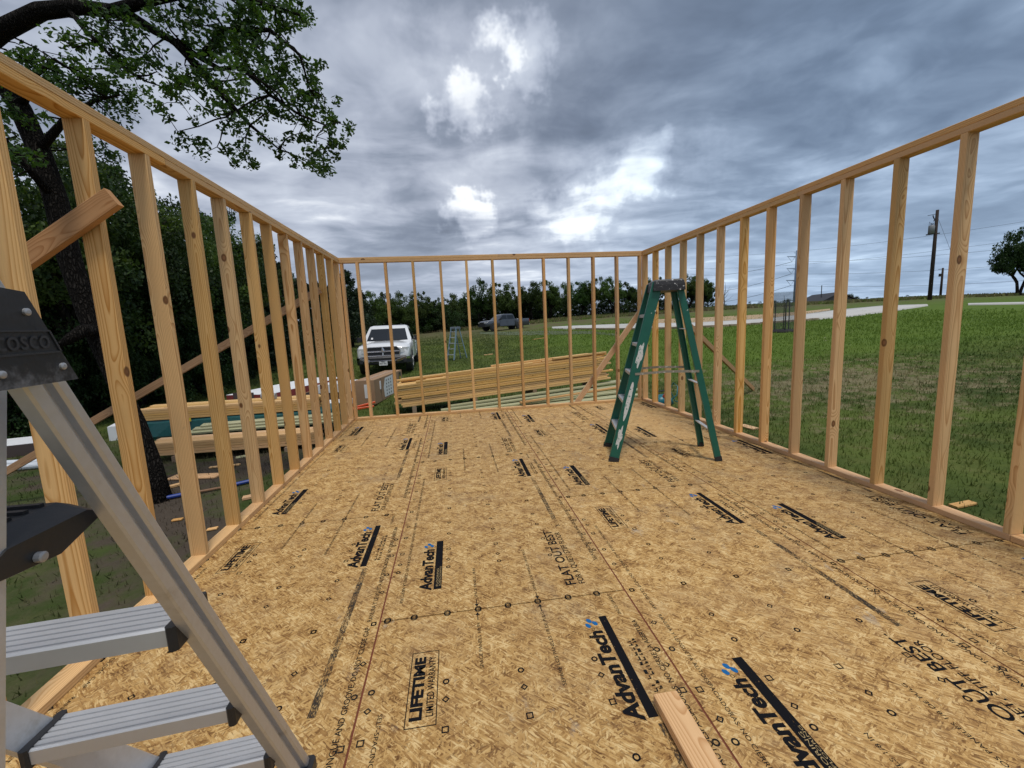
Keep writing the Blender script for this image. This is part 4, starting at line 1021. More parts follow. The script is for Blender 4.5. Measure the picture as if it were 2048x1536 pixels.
# tall brown carton with printed labels
ca, cb_ = on_ground(752, 812), on_ground(806, 776)
dv = (cb_-ca)[:2]; dl = float(np.linalg.norm(dv)); dv = dv/dl; nn = np.array([-dv[1], dv[0]])
crz = math.atan2(dv[1], dv[0]); Hc = .60; Wc = .50
cc = ca[:2]+dv*dl/2+nn*Wc/2
e = empty('carton', (cc[0], cc[1], float(zg(*cc))+.01), crz); tag(e, 'large brown cardboard carton with printed labels outside the back wall', 'carton')
bx = MB().box((0, 0, Hc/2), (dl, Wc, Hc), None, .008).build('box', CARD, e)
MB().box((0, 0, Hc+.002), (dl-.02, .06, .003)).build('tape', plain('tape', (.42, .28, .17), .3), bx)
f_y = -Wc/2-.003
lb = MB().add([(-dl*.20, f_y, .06), (dl*.10, f_y, .04), (dl*.12, f_y, Hc-.03), (-dl*.16, f_y, Hc-.05), (-dl*.22, f_y, Hc*.55)], [(0, 1, 2, 3, 4)]).build('label_sheet', LABEL_W, bx)
ic = MB()
for i_ in range(3):
    for j_ in range(5):
        x, z = -dl*.12+i_*dl*.075, .12+j_*.09; ic.add([(x+math.cos(a)*.035, f_y-.003, z+math.sin(a)*.026) for a in np.linspace(0, 2*math.pi, 9)[:-1]], [tuple(range(8))])
ic.build('icon', TRIM, lb)
MB().add([(dl*.125, f_y, .05), (dl*.20, f_y, .06), (dl*.20, f_y, Hc-.05), (dl*.13, f_y, Hc-.02)], [(0, 1, 2, 3)]).build('pink_label', LABEL_P, bx)
bk = MB().add([(dl*.36, f_y, .05), (dl*.45, f_y, .05), (dl*.45, f_y, Hc-.05), (dl*.36, f_y, Hc-.05)], [(0, 1, 2, 3)]).build('black_panel', TRIM, bx)
MB().add([(dl*.405+math.cos(a)*.055*(1.2 if k % 2 else .8), f_y-.003, .32+math.sin(a)*.16*(1.1 if k % 2 else .85)) for k, a in enumerate(np.linspace(0, 2*math.pi, 13)[:-1])], [tuple(range(12))]).build('yellow_print', YELLOW, bk)
MB().box((-dl/2-.003, -.05, .33), (.004, .10, .34)).build('white_print', LABEL_W, bx)
MB().box((-dl*.30, f_y-.001, Hc/2), (.012, .003, Hc-.02)).build('seam', DARK_BOX, bx)
# orange and grey bits by the carton
q = on_ground(724, 819)
o = MB().beam((q[0]-.25, q[1]-.05, q[2]+.05), (q[0]+.30, q[1]+.12, q[2]+.14), .03, .05, (0, 0, 1), .008).beam((q[0]-.22, q[1]-.12, q[2]+.03), (q[0]+.28, q[1]+.02, q[2]+.06), .03, .05, (0, 0, 1), .008).beam((q[0]-.15, q[1]-.11, q[2]+.06), (q[0]-.13, q[1]-.02, q[2]+.08), .03, .04).build('orange_frame', ORANGE_PL); tag(o, 'orange plastic bars lying on the ground beside the brown carton', 'tool')
q = on_ground(712, 800)
rg = []
for z, r in ((0, .20), (.08, .24), (.2, .21), (.32, .12), (.37, .03)):
    rg.append([(q[0]-.25+math.cos(a)*r*1.3*(1+.15*math.sin(3*a+z*9)), q[1]+.3+math.sin(a)*r, q[2]+z+.06*math.sin(2*a)*(z > 0)) for a in np.linspace(0, 2*math.pi, 15)[:-1]])
o = MB().loft(rg).build('crumpled_bag', GREY_BAG, smooth=True); tag(o, 'crumpled grey bag on the ground by the far left corner', 'bag')

# small things on the bare soil
def on(x, y, dz=0): return (x, y, float(zg(x, y))+dz)
def scrap(a, b, wd, th, mat, label, name='scrap_board', cat='scrap'):
    p, q = on_ground(*a), on_ground(*b); p[2] += th/2+.006; q[2] += th/2+.006
    o = board(name, p, q, (q[1]-p[1], -(q[0]-p[0]), 0), wd, th, mat); tag(o, label, cat); return o
scrap((343, 957), (440, 953), .19, .02, FIR, 'wide pine offcut lying flat on the soil by the trunk')
scrap((300, 987), (366, 970), .07, .03, FIR, 'narrow pine strip on the soil nearest the trunk')
scrap((420, 937), (480, 931), .05, .02, PINE, 'thin pale strip on the soil behind the wide offcut')
scrap((486, 1000), (505, 996), .09, .03, FIR, 'small square pine offcut beside the left floor edge')
scrap((345, 1043), (366, 1040), .05, .015, PINE, 'pale wood chip on the soil near the left wall')
scrap((415, 1062), (436, 1058), .05, .015, PINE, 'wood chip lying just outside the bottom plate')
scrap((472, 917), (500, 912), .12, .015, TREATED, 'pale torn scrap on the soil under the low stack')
scrap((1482, 852), (1512, 860), .14, .02, FIR, 'small pine offcut on the grass outside the right wall')
scrap((1905, 1016), (1945, 1008), .07, .02, PINE, 'pale wood splinter in the grass outside the right wall')
scrap((1065, 680), (1092, 676), .12, .04, PINE, 'pale plank lying alone in the middle of the lawn')
scrap((968, 711), (985, 709), .2, .03, PINE, 'bleached board lying in the lawn beyond the stack')
def rod(u0, v0, u1, v1, r, mat, nm, e):
    p, q = on_ground(u0, v0), on_ground(u1, v1); p[2] += r+.01; q[2] += r+.01
    return MB().tube([p, q], r, 10).build(nm, mat, e, world=True)
q = on_ground(415, 985); e = empty('long_tool', q); tag(e, 'long blue and brown handled tool lying on the soil by the left wall', 'tool')
rod(322, 1003, 385, 990, .024, BLUE_PL, 'blue_grip', e); rod(385, 990, 470, 974, .016, BROWN_ROD, 'shaft', e); rod(470, 974, 508, 965, .024, BLUE_PL, 'blue_grip', e)
for k, (v0, lab) in enumerate(((938, 'white pipe lying on the ground at the far left, nearest one'), (926, 'white pipe lying on the ground at the far left, behind another'))):
    p, q = on_ground(-60, v0+12), on_ground(92, v0-2+6*k); p[2] += .06; q[2] += .06
    o = MB().tube([p, q], .055, 14).build('white_pipe', PVC); tag(o, lab, 'pipe', 'white pipes')
p = on_ground(45, 905); o = carton('flat_carton', 'flat white carton on the ground at the far left beyond the pipes', (p[0], p[1], p[2]), (1.3, .8, .22), rad(15), (WHITE_BOX, DARK_BOX))
p = on_ground(232, 880); o = carton('flat_carton', 'white paper wrapped packet beside the trunk', (p[0]+.1, p[1]+.2, p[2]), (.5, .4, .28), rad(20), (WHITE_BOX, WHITE_BOX), 'packet')
# teal tool case with a cable outside the right corner
q = on_ground(1325, 812); e = empty('tool_case', q, rad(15)); tag(e, 'teal power tool with red button and black cable in the grass by the right corner', 'power tool')
sec = []
for x, h, d_ in ((-.20, .14, .10), (-.15, .22, .14), (0, .25, .15), (.13, .22, .14), (.20, .12, .10)):
    sec.append([(x, d_*math.cos(a), h*.5+h*.5*math.sin(a)) for a in np.linspace(0, 2*math.pi, 13)[:-1]])
bd = MB().loft(sec).build('body', TEAL, e, True)
MB().tube([(-.03, -.10, .21), (-.03, -.125, .26)], [.05, .035], 12).build('button', RED_BOX, bd)
MB().tube([(-.15, 0, .2), (-.12, 0, .31), (.10, 0, .32), (.15, 0, .2)], .016, 8).build('handle', TRIM, bd)
MB().tube([(.2, 0, .08), (.33, -.05, .20), (.40, 0, .36), (.36, .08, .44), (.28, .1, .30), (.35, .02, .06), (.5, -.1, .02)], .010, 8).build('cable', TEAL, e, True)

# ------------------------------------------------------------------ driveway kerb stones, tree cage
dr_pts = [q for q in DA]
cum = np.r_[0, np.cumsum([np.linalg.norm((dr_pts[k+1]-dr_pts[k])[:2]) for k in range(len(dr_pts)-1)])]
rw = empty('stone_edging', dr_pts[30]); tag(rw, 'low edging of tan limestone blocks along the driveway', 'stone wall')
def along(s): return np.array([np.interp(s, cum, [p[i] for p in dr_pts]) for i in range(2)])
smax = float(np.interp(62, np.arange(len(cum)), cum)); smin = float(np.interp(6, np.arange(len(cum)), cum))
stone_mesh = []
for k in range(6):
    mb = MB(); mb.box((0, 0, 0), (1, 1, 1), None, .06)
    vv = [(x+random.uniform(-.03, .03), y+random.uniform(-.06, .06), z+random.uniform(-.05, .05)) for x, y, z in mb.v]; mb.v = vv
    stone_mesh.append(mb.mesh('stone', STONE))
rr_ = random.Random(5)
for row in range(2):
    s = smin+rr_.uniform(0, .3); cnt = 0
    while s < smax and cnt < 110:
        L_ = rr_.uniform(.45, .85); p, p2 = along(s), along(s+L_); d_ = p2-p; d_ = d_/np.linalg.norm(d_); n_ = np.array([d_[1], -d_[0]])
        c = (p+p2)/2+n_*(.14+.05*(1-row)); z = float(zg(*((p+p2)/2)))
        o = link('stone', stone_mesh[rr_.randrange(6)], rw); h_ = .155
        M = Matrix.Translation((c[0], c[1], z-.20+row*(h_+.004)+h_/2)) @ Matrix.Rotation(math.atan2(d_[1], d_[0]), 4, 'Z') @ Matrix.Diagonal((L_-.025, .26, h_, 1))
        o.matrix_basis = rw.matrix_world.inverted() @ M
        s += L_; cnt += 1
cg = on_ground(1566, 663)
e = empty('sapling_cage', cg); tag(e, 'young tree in a wire mesh guard with black stakes by the driveway', 'tree guard')
r_c, h_c = .34*np.linalg.norm(cg[:2]-CAM[:2])/17, 1.45*np.linalg.norm(cg[:2]-CAM[:2])/19
mm, mt, mo = material('wire_mesh'); tcx = mt.add('ShaderNodeTexCoord').outputs['Object']
df = mt.add('ShaderNodeBsdfDiffuse'); df.inputs[0].default_value = (.11, .12, .115, 1); trn = mt.add('ShaderNodeBsdfTransparent'); ms = mt.add('ShaderNodeMixShader')
mt.l.new(mt.ramp(mt.noise(tcx, 60, 2, .5), [(.35, .20), (.6, .36)]), ms.inputs[0]); mt.l.new(trn.outputs[0], ms.inputs[1]); mt.l.new(df.outputs[0], ms.inputs[2]); mt.l.new(ms.outputs[0], mo.inputs[0])
rings = [[(r_c*math.cos(a), r_c*math.sin(a), z) for a in np.linspace(0, 2*math.pi, 25)[:-1]] for z in (.02, h_c)]
MB().loft(rings, cap=False).build('mesh_guard', mm, e, True)
for k in range(5):
    a = k*2*math.pi/5+.4; x, y = r_c*1.02*math.cos(a), r_c*1.02*math.sin(a)
    MB().tube([(x, y, -.1), (x, y, h_c*.74)], .018*r_c/.34, 6).build('stake', TRIM, e)
MB().tube([(0, 0, 0), (.02, .01, h_c*.6), (.0, .02, h_c*.92)], [.022, .016, .006], 6).build('stem', BARK, e)
MB().loft([[(r_c*f*math.cos(a), r_c*f*math.sin(a), z) for a in np.linspace(0, 2*math.pi, 21)[:-1]] for f, z in ((1.5, -.05), (1.35, .05), (.6, .10), (.1, .11))]).build('mulch', MULCH, e, True)

# ------------------------------------------------------------------ poles, wires, far house
def utility_pole(u, v, vt, label, big):
    b = on_ground(u, v, 140) if big else np.array([*at_y(u, v, 78)[:2], 0]); b[2] = float(zg(b[0], b[1])); d = np.linalg.norm(b-CAM); top_z = at_y(u, vt, b[1])[2]
    e = empty('utility_pole', b); tag(e, label, 'utility pole', 'wooden utility poles')
    h = top_z-b[2]; r0 = .17 if big else .2
    po = MB().tube([(0, 0, -.3), (0, 0, h*.5), (0, 0, h)], [r0*1.15, r0, r0*.8], 10).build('pole', POLE_WOOD, e, True)
    RTv = Vector(_r)
    def R3(a, z, f=0): return (RTv.x*a+_sy*f, RTv.y*a+_cy*f, z)
    if big:
        tz = h*.77
        MB().beam(R3(-1.0, tz-.36), R3(.45, tz-.24), .10, .12).build('bracket', TRIM, e)
        tr_ = MB().tube([R3(-.48, tz-.26), R3(-.48, tz+.55), R3(-.48, tz+.62)], [.27, .27, .2], 14).build('transformer', plain('transformer_grey', (.20, .21, .22), .5), e, True)
        MB().tube([R3(-.55, tz+.60), R3(-.57, tz+.85)], .045, 8).tube([R3(-.38, tz+.60), R3(-.36, tz+.85)], .045, 8).build('bushing', TRIM, tr_)
        MB().tube([R3(-.6, tz+.85), R3(-.75, tz+1.0), R3(-.8, tz+.4), R3(-.85, tz-.3)], .018, 6).build('lead', CABLE, e)
        MB().beam(R3(-1.0, h-.55), R3(0, h-.40), .05, .05).tube([R3(-.45, h-.55), R3(-.35, h-.80), R3(-.22, h-1.0), R3(-.30, h-1.15)], .05, 8).build('cutout_arm', TRIM, e)
        MB().tube([R3(r0*1.1, 0), R3(r0*1.1, h*.6)], .045, 6).build('conduit', plain('grey_conduit', (.4, .42, .43), .5), e)
        MB().tube([R3(.1, h-.8), R3(2.3, h*.45)], .012, 5).build('guy_wire', CABLE, e)
    else:
        MB().beam(R3(-.9, h-.25), R3(.1, h-.2), .09, .09).build('crossarm', TRIM, e)
        MB().tube([R3(-.45, h*.73), R3(-.45, h*.82)], .25, 10).beam(R3(-.4, h*.76), R3(0, h*.76), .1, .1).build('transformer', TRIM, e)
    return b, top_z
utility_pole(1859, 600, 420, 'tall dark wooden pole with a transformer on the right', True)
utility_pole(1880, 600, 536, 'small distant wooden pole beyond the pole with transformer', False)
# steel transmission pole
def far_point(u, v, y): return at_y(u, v, y)
TY = 190.0; tb = far_point(1589, 612, TY); tt_ = far_point(1595, 501, TY); ez = float(zg(tb[0], tb[1]))
e = empty('transmission_pole', (tb[0], tb[1], ez)); tag(e, 'tall blue grey steel transmission pole with three side arms', 'power pylon')
H_ = tt_[2]-ez
MB().tube([(0, 0, -1), (0, 0, H_)], [.85, .45], 10).build('mast', STEEL, e, True)
tips = []
for v in (513.5, 537.5, 561):
    z = far_point(1594, v, TY)[2]-ez
    a = MB().tube([(0, 0, z), (-4.6, .6, z+.3)], [.28, .14], 8).build('arm', STEEL, e)
    MB().tube([(-.8, .1, z), (-2.3, .3, z-2.2), (-4.3, .55, z+.2)], .09, 6).build('insulator', plain('insulator_%d' % v, (.25, .3, .36), .4), a)
    tips.append((tb[0]-2.3, tb[1]+.3, ez+z-2.3))
MB().tube([(0, 0, H_-1.2), (-1.6, 0, H_-1.0)], .12, 6).build('ground_wire_arm', STEEL, e)
def wire(a, b, sag, r, label):
    a, b = Vector(a), Vector(b); pts = []
    for k in range(25):
        t = k/24; p = a.lerp(b, t); p.z -= sag*4*t*(1-t); pts.append(p)
    o = MB().tube(pts, r, 5).build('power_line', CABLE); tag(o, label, 'power line', 'power lines')
NAMES = ('highest', 'middle', 'lowest')
for k, (tip, (v1, v0)) in enumerate(zip(tips, ((470, 548), (508, 585), (546, 606)))):
    wire(tip, far_point(2250, v1, 120), 2.0, .05, 'dark power line running right from the steel pole, %s of three' % NAMES[k])
    wire(tip, far_point(1380, v0, 330), 3.0, .09, 'faint power line running left from the steel pole, %s of three' % NAMES[k])
for k, (va, vb) in enumerate(((452, 400), (475, 440))):
    wire(far_point(1380, va+62, 260), far_point(2300, vb, 110), 4, .045, 'thin power line high across the right wall, %s one' % ('upper', 'lower')[k])
# far house
hb = at_y(1650, 610, 95); hz = float(zg(hb[0], hb[1])); e = empty('far_house', (hb[0], hb[1], hz-2.0), rad(-18)); tag(e, 'low house with a dark gabled roof far behind the driveway', 'house')
hwid = 8.0
wl_ = MB().prism([(-hwid/2, 0), (hwid/2, 0), (hwid/2, 2.5), (0, 4.6), (-hwid/2, 2.5)], -6, 6, 1).build('wall', WALL_DARK, e)
rf = MB()
for s in (-1, 1): rf.add([(0, -6.6, 4.72), (s*(hwid/2+.5), -6.6, 2.35), (s*(hwid/2+.5), 6.6, 2.35), (0, 6.6, 4.72), (0, -6.6, 4.9), (s*(hwid/2+.5), -6.6, 2.55), (s*(hwid/2+.5), 6.6, 2.55), (0, 6.6, 4.9)], [(0, 1, 2, 3), (4, 5, 6, 7), (0, 1, 5, 4), (1, 2, 6, 5), (2, 3, 7, 6)])
rfo = rf.build('roof', ROOF, e)
for x in (-3.2, -1.9): MB().box((x, -6.02, 2.0), (1.0, .06, .6)).build('window', LAMP, wl_)
MB().tube([(-1.9, -2, 3.5), (-1.9, -2, 6.8)], .09, 6).build('vent_pipe', TRIM, rfo)

# ------------------------------------------------------------------ trees
def leaf_cloud(C, n_per, spread, size, seed, flat=.75, elong=2.0, droop=.0):
    r = np.random.default_rng(seed); C = np.asarray(C, float); N = len(C)*n_per
    c = np.repeat(C, n_per, 0); sp_ = np.repeat(np.broadcast_to(np.asarray(spread, float), (len(C),)), n_per)
    off = r.normal(0, 1, (N, 3)); off /= np.linalg.norm(off, axis=1)[:, None]; off *= (r.uniform(.15, 1, N)**.55)[:, None]; off[:, 2] *= flat
    P = c+off*sp_[:, None]; s = size*r.uniform(.6, 1.35, N)
    a = r.normal(0, 1, (N, 3)); a[:, 2] = a[:, 2]*.7-droop; a /= np.linalg.norm(a, axis=1)[:, None]
    b = np.cross(a, r.normal(0, 1, (N, 3))); b /= np.linalg.norm(b, axis=1)[:, None]
    L = a*(s*elong/2)[:, None]; Wv = b*(s/2)[:, None]
    V = np.stack([P-L, P+Wv-L*.1, P+L, P-Wv-L*.1], 1).reshape(-1, 3); F = np.arange(4*N).reshape(N, 4)
    return V, F
def limb(mb, a, b, r0, r1, bend=.12, n=6, rr=random):
    a, b = Vector(a), Vector(b); L = (b-a).length; k1 = Vector((rr.uniform(-1, 1), rr.uniform(-1, 1), rr.uniform(-.2, .6)))*L*bend
    pts = [a.lerp(b, t)+k1*math.sin(math.pi*t)+Vector((rr.uniform(-1, 1), rr.uniform(-1, 1), rr.uniform(-1, 1)))*L*.025*(0 < t < 1) for t in np.linspace(0, 1, n)]
    mb.tube(pts, [r0+(r1-r0)*t for t in np.linspace(0, 1, n)], 7); return pts
def tree_kind(seed, kind, variant_near=0):
    """unit tree about 1 high: (trunk mesh, crown mesh)"""
    r = random.Random(seed); mb = MB(); cl, spd = [], []
    if kind == 'oak':
        nst = r.choice((1, 2, 2, 3)); ends = []
        for k in range(nst):
            a = r.uniform(0, 6.28); fork = Vector((math.cos(a)*.08*nst, math.sin(a)*.08*nst, r.uniform(.22, .34)))
            limb(mb, (math.cos(a)*.012*nst, math.sin(a)*.012*nst, -.04), fork, .032, .024, .15, rr=r)
            for j in range(r.randint(4, 6)):
                q = r.uniform(0, 6.28); e_ = fork+Vector((math.cos(q)*r.uniform(.12, .34), math.sin(q)*r.uniform(.12, .34), r.uniform(.12, .46)))
                pts = limb(mb, fork, e_, .018, .006, .2, rr=r); ends += [pts[-1], pts[-2], pts[-3]]
                for j2 in range(3):
                    q2 = r.uniform(0, 6.28); e2 = pts[3]+Vector((math.cos(q2)*r.uniform(.06, .2), math.sin(q2)*r.uniform(.06, .2), r.uniform(0, .2)))
                    limb(mb, pts[3], e2, .007, .002, .2, 4, rr=r); ends.append(e2)
        for p in ends: cl.append(p); spd.append(r.uniform(.055, .115))
        for k in range(34):
            a = r.uniform(0, 6.28); el = math.asin(r.uniform(-.8, 1)); rr_2 = r.uniform(.78, 1.08)
            cl.append((math.cos(a)*math.cos(el)*.44*rr_2, math.sin(a)*math.cos(el)*.44*rr_2, .60+math.sin(el)*.36*rr_2)); spd.append(r.uniform(.05, .12))
        V, F = leaf_cloud(cl, 130 if variant_near == 0 else 330, spd, .021 if variant_near == 0 else .0105, seed, .8, 1.7)
    elif kind == 'cedar':
        limb(mb, (0, 0, -.03), (0, 0, .95), .03, .004, .03, rr=r)
        for k in range(110):
            z = r.uniform(.06, 1)**.9; a = r.uniform(0, 6.28); w_ = .30*(1-z)**.62*r.uniform(.35, 1.05)+.015
            cl.append((math.cos(a)*w_, math.sin(a)*w_, z)); spd.append(.035+.05*(1-z))
        V, F = leaf_cloud(cl, 70, spd, .015, seed, 1.2, 2.4)
    else:   # brush
        for k in range(7):
            a = r.uniform(0, 6.28); limb(mb, (0, 0, -.03), (math.cos(a)*.4, math.sin(a)*.4, r.uniform(.4, .8)), .02, .005, .2, 5, rr=r)
        for k in range(70):
            a = r.uniform(0, 6.28); d_ = r.uniform(0, .62); cl.append((math.cos(a)*d_, math.sin(a)*d_, r.uniform(.05, .95)*(1-d_*.5))); spd.append(r.uniform(.07, .16))
        V, F = leaf_cloud(cl, 90 if variant_near == 0 else 200, spd, .022 if variant_near == 0 else .016, seed, .8, 1.7)
    return mb.mesh('trunk', BARK, True), (V, F)
KINDS = {}
def get_kind(kind, variant, lm):
    k = (kind, variant, lm.name)
    if k not in KINDS:
        tm, (V, F) = tree_kind(100+variant*7+len(kind), kind, 1 if variant >= 10 else 0); KINDS[k] = (tm, np_mesh('crown', V, F, lm))
    return KINDS[k]
def tree(name, label, x, y, h, wscale, kind, variant, lm, group, rz=None):
    tm, cm = get_kind(kind, variant, lm); e = empty(name, (x, y, float(zg(x, y)))); tag(e, label, 'tree' if kind != 'brush' else 'shrub', group)
    rz = random.uniform(0, 6.28) if rz is None else rz
    for nm, m in (('trunk', tm), ('crown', cm)):
        o = link(nm, m, e); o.matrix_basis = Matrix.Rotation(rz, 4, 'Z') @ Matrix.Diagonal((h*wscale, h*wscale, h, 1))
    return e
def tree_px(name, label, u, y, vtop, wscale, kind, variant, lm, group):
    p = at_y(u, vtop, y); h = p[2]-float(zg(p[0], y)); return tree(name, label, p[0], y, h, wscale, kind, variant, lm, group)
LB = 'dark oak in the tree line beyond the pickups'; GB = 'far tree line'
TL = [(735, 46, 588), (768, 50, 586), (800, 48, 588), (838, 52, 584), (868, 56, 596), (900, 60, 592), (935, 66, 585), (962, 62, 562), (1000, 64, 566), (1038, 66, 574), (1062, 64, 568),
      (1092, 66, 562), (1125, 70, 570), (1158, 66, 564), (1190, 68, 556), (1222, 66, 558), (1250, 70, 566), (1282, 66, 575), (1312, 64, 556), (1345, 66, 560), (1372, 62, 552), (1398, 64, 552), (1415, 66, 575)]
for k, (u, y, vt) in enumerate(TL):
    LBL = 'oak in the far tree line, '+('behind the white pickup' if u < 850 else 'above the far stepladder' if u < 945 else 'right behind the grey pickup' if u < 1055 else 'between the grey pickup and the far right corner' if u < 1270 else 'behind the green ladder')
    tree_px('oak_tree', LBL, u, y+random.uniform(-2, 2), vt-3, random.uniform(.62, .85), 'oak', k % 5, (LEAF_MID, LEAF_OAK, LEAF_MID)[k % 3], GB)
for k, u in enumerate(np.linspace(640, 1425, 60)):
    y = (70 if u > 900 else 57)+random.uniform(-4, 4); vt = 597 if u > 900 else 606
    tree_px('thicket_shrub', 'dark thicket shrub under the far tree line', u, y, vt+random.uniform(-9, 9), random.uniform(1.0, 1.4), 'brush', k % 3, LEAF_DARK, 'far thicket')
# dense woods left
WL = [(60, 12, 250, .75), (190, 13.5, 325, .7), (300, 15, 352, .72), (390, 17, 398, .7), (450, 20, 430, .62), (-60, 11, 200, .8), (500, 24, 470, .6), (250, 19, 360, .8), (350, 22, 410, .8), (120, 16, 300, .8)]
for k, (u, y, vt, ws_) in enumerate(WL):
    tree_px('oak_tree', 'dense dark oak in the wood behind the left wall', u, y, vt, ws_, 'oak', 10+k % 3, LEAF_DARK if k % 2 else LEAF_MID, 'wood on the left')
for k, (u, y, vt) in enumerate(((522, 23, 492), (560, 27, 530), (480, 21, 500), (690, 34, 545), (660, 33, 575), (600, 30, 560), (630, 36, 565), (715, 40, 580))):
    tree_px('cedar_tree', 'dark upright cedar at the right end of the left wood', u, y, vt, random.uniform(.9, 1.2), 'cedar', k % 2, LEAF_CEDAR, 'cedars by the left wood')
for k, (u, y, vt) in enumerate(((40, 11.0, 560), (140, 12, 560), (230, 12.5, 600), (310, 14, 590), (380, 15, 600), (440, 18, 605), (500, 21, 610), (-60, 10.5, 520), (560, 25, 620), (610, 30, 628), (655, 33, 630), (90, 14, 480), (270, 16, 500), (360, 19, 520), (420, 22, 540), (190, 18, 450), (700, 40, 632), (740, 43, 628))):
    tree_px('thicket_shrub', 'dark undergrowth at the foot of the left wood', u, y, vt, random.uniform(.55, .8), 'brush', 10+k % 2, LEAF_DARK, 'undergrowth on the left')
# right tree, low trees on the horizon
rt = at_y(2035, 590, 46); p = at_y(2035, 452, 46); tree('oak_tree', 'lone spreading oak at the right edge of the picture', rt[0], 46, p[2]-float(zg(rt[0], 46)), .62, 'oak', 3, LEAF_DARK, 'lone oak', 1.0)
for k, (u, y, vt) in enumerate(((1450, 110, 607), (1480, 115, 604), (1520, 105, 603), (1550, 110, 599), (1575, 118, 596), (1605, 112, 601), (1690, 105, 588), (1712, 110, 592), (1735, 108, 594), (1765, 112, 596), (1790, 105, 592), (1815, 110, 590), (1838, 108, 594), (1905, 78, 586), (1930, 85, 596), (1960, 80, 598), (1985, 85, 600), (2040, 80, 598), (1700, 120, 585), (1660, 125, 596), (1500, 120, 603))):
    tree_px('horizon_tree', 'low dark tree on the horizon behind the driveway', u, y, vt, random.uniform(.9, 1.5), 'brush', k % 3, LEAF_DARK, 'horizon trees')
# bare dead tree
b = at_y(1448, 618, 62); mb = MB(); gz_ = float(zg(b[0], 62)); rb = random.Random(11)
top_ = at_y(1449, 575, 62)[2]-gz_
trunk_pts = limb(mb, (0, 0, -.1), (.1, 0, top_*.72), .10, .05, .05, rr=rb)
for k in range(7):
    a_ = trunk_pts[2+k % 4]; limb(mb, a_, a_+Vector((rb.uniform(-.6, 1.5), rb.uniform(-.4, .4), rb.uniform(.8, 1.9))), .035, .008, .1, 5, rr=rb)
e = empty('dead_tree', (b[0], 62, gz_)); tag(e, 'bare grey dead tree left of the steel pole', 'tree'); mb.build('trunk', BARK_GREY, e, True)

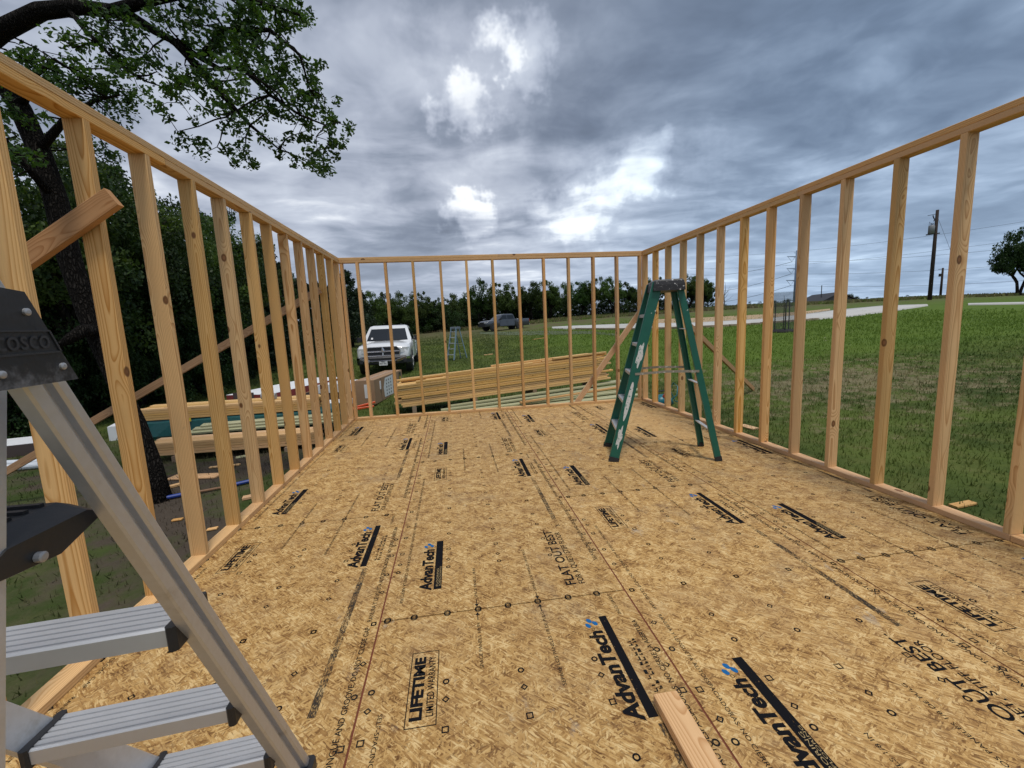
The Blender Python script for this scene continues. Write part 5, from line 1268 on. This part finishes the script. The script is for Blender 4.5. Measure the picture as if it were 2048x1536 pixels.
# ------------------------------------------------------------------ the big oak beside the left wall
def oak_near():
    tb_ = on_ground(322, 1003); e = empty('big_oak', tb_); tag(e, 'large oak with a thick limb reaching over the left wall', 'tree')
    mb = MB(); r = random.Random(4)
    P = lambda u, v, y: at_y(u, v, y)
    tr = [tb_+np.array([0, 0, -.15]), P(306, 930, 5.6), P(276, 850, 5.62), P(222, 740, 5.68), P(180, 640, 5.75), P(140, 520, 5.8), P(112, 400, 5.85), P(78, 300, 5.9), P(40, 215, 5.95), P(-30, 110, 6.0), P(-100, -40, 6.0)]
    mb.tube(tr, [.135, .095, .088, .09, .10, .11, .11, .105, .10, .09, .08], 14)
    # broken stub
    mb.tube([P(186, 660, 5.7), P(165, 662, 5.5), P(140, 678, 5.4), P(120, 690, 5.35)], [.08, .07, .055, .03], 9)
    limbs = [([P(-160, 190, 5.9), P(-60, 110, 5.8), P(0, 62, 5.7), P(80, 22, 5.6), P(155, 14, 5.5), P(225, 22, 5.4), P(262, 32, 5.35), P(310, 62, 5.3), P(355, 86, 5.25), P(400, 115, 5.2), P(440, 138, 5.15), P(482, 134, 5.1), P(520, 160, 5.1), P(560, 200, 5.1)], [.10, .095, .09, .08, .07, .06, .05, .04, .034, .028, .023, .018, .013, .007]),
             ([P(355, 86, 5.25), P(400, 140, 5.3), P(440, 185, 5.35), P(500, 250, 5.4), P(560, 300, 5.45)], [.045, .036, .028, .018, .008]),
             ([P(225, 22, 5.4), P(300, 0, 5.2), P(400, -20, 5.0), P(500, 0, 4.9), P(600, 30, 4.9)], [.06, .05, .04, .025, .01]),
             ([P(400, 115, 5.2), P(450, 60, 5.0), P(540, 60, 4.9), P(600, 110, 4.9), P(620, 180, 5.0)], [.035, .028, .02, .014, .006]),
             ([P(482, 134, 5.1), P(540, 190, 5.0), P(600, 230, 5.0), P(650, 250, 5.0), P(680, 245, 5.0)], [.02, .016, .012, .008, .004]),
             ([P(140, 20, 5.5), P(170, 60, 5.4), P(220, 110, 5.4), P(270, 150, 5.4)], [.03, .022, .014, .006]),
             ([P(78, 300, 5.9), P(130, 240, 5.6), P(190, 200, 5.5), P(240, 190, 5.4)], [.05, .035, .02, .008]),
             ([P(40, 215, 5.95), P(70, 150, 5.7), P(110, 120, 5.6), P(160, 150, 5.6)], [.05, .03, .02, .008]),
             ([P(112, 400, 5.85), P(60, 340, 5.6), P(20, 290, 5.5), P(-40, 240, 5.4)], [.05, .04, .025, .01])]
    nodes = []
    for pts, rs in limbs:
        mb.tube(pts, rs, 9); pts = np.array(pts); nodes += [p for p in pts]+[(p+q)/2 for p, q in zip(pts[:-1], pts[1:])]
    nodes = np.array(nodes)
    z = 1/2.926
    C = [(1100, 60), (1200, 150), (1350, 60), (1450, 110), (1550, 60), (1700, 80), (1780, 130), (1250, 300), (1400, 250), (1550, 250), (1650, 170), (1100, 250), (1080, 380), (1200, 420), (1350, 420), (1500, 420), (1650, 420), (1750, 330), (1800, 400), (1050, 500), (1060, 600), (1200, 520),
         (1300, 600), (1250, 680), (1350, 700), (1500, 560), (1600, 640), (1700, 560), (1750, 700), (1850, 620), (1900, 570), (1980, 720), (1850, 800), (1750, 780), (1900, 870), (1850, 950), (1650, 860), (1430, 880), (1270, 860), (1040, 770), (1450, 650), (1300, 180), (1420, 340), (1560, 330), (1480, 200), (1620, 520),
         (620, 120), (690, 100), (560, 60), (450, 200), (520, 250), (640, 280), (720, 300), (780, 260), (700, 400), (780, 440), (850, 320), (950, 350), (920, 420), (1000, 60), (960, 90), (640, 400), (420, 280), (740, 200), (660, 200),
         (150, 280), (250, 300), (100, 350), (200, 360), (300, 350), (350, 420), (450, 450), (550, 450), (600, 500), (500, 520), (450, 550), (560, 560), (640, 530), (700, 520), (700, 600), (600, 620), (550, 580), (650, 690), (100, 650), (60, 600), (30, 700), (100, 800), (50, 870), (600, 880), (560, 900), (640, 890), (400, 500), (330, 480),
         (160, 450), (60, 950), (150, 980), (20, 1050), (1200, 20), (1500, 10), (1650, 10), (900, 20), (1380, 140)]
    cen, spd = [], []
    twig = MB()
    for cx1, cy1 in C:
        u, v = cx1*z, cy1*z
        base_y = 5.15 if u > 250 else 5.6
        y = base_y+r.gauss(0, .38); c = P(u, v, y)
        j = np.argmin(((nodes-c)**2).sum(1)); limb(mb, nodes[j], c, .011, .004, .12, 5, rr=r)
        for k in range(5 if u > 330 else 3):
            q = c+np.array([r.gauss(0, .10), r.gauss(0, .14), r.gauss(0, .08)]); cen.append(q); spd.append(r.uniform(.06, .12))
            if k < 3: limb(mb, c, q, .004, .002, .1, 3, rr=r)
    for k in range(420):    # the rest of the crown, above and left of the picture
        a = r.uniform(0, 6.28); dd2 = r.uniform(.4, 3.4)
        q = np.array([-4.1+math.cos(a)*dd2, 6.2+math.sin(a)*dd2, r.uniform(3.9, 7.2)])
        d_ = q-CAM; zz_ = d_ @ FW
        if zz_ > .3:
            uu, vv = 1024+FPX*(d_ @ RT)/zz_, 768-FPX*(d_ @ UP)/zz_
            if vv > -60 and uu > -60: continue
        cen.append(q); spd.append(r.uniform(.15, .3))
    trk = mb.build('trunk', BARK, e, True, world=True)
    V, F = leaf_cloud(cen, 34, spd, .028, 9, .85, 1.9, .15)
    m = np_mesh('crown', V-np.array(tb_), F, LEAF_OAK); link('crown', m, e)
oak_near()
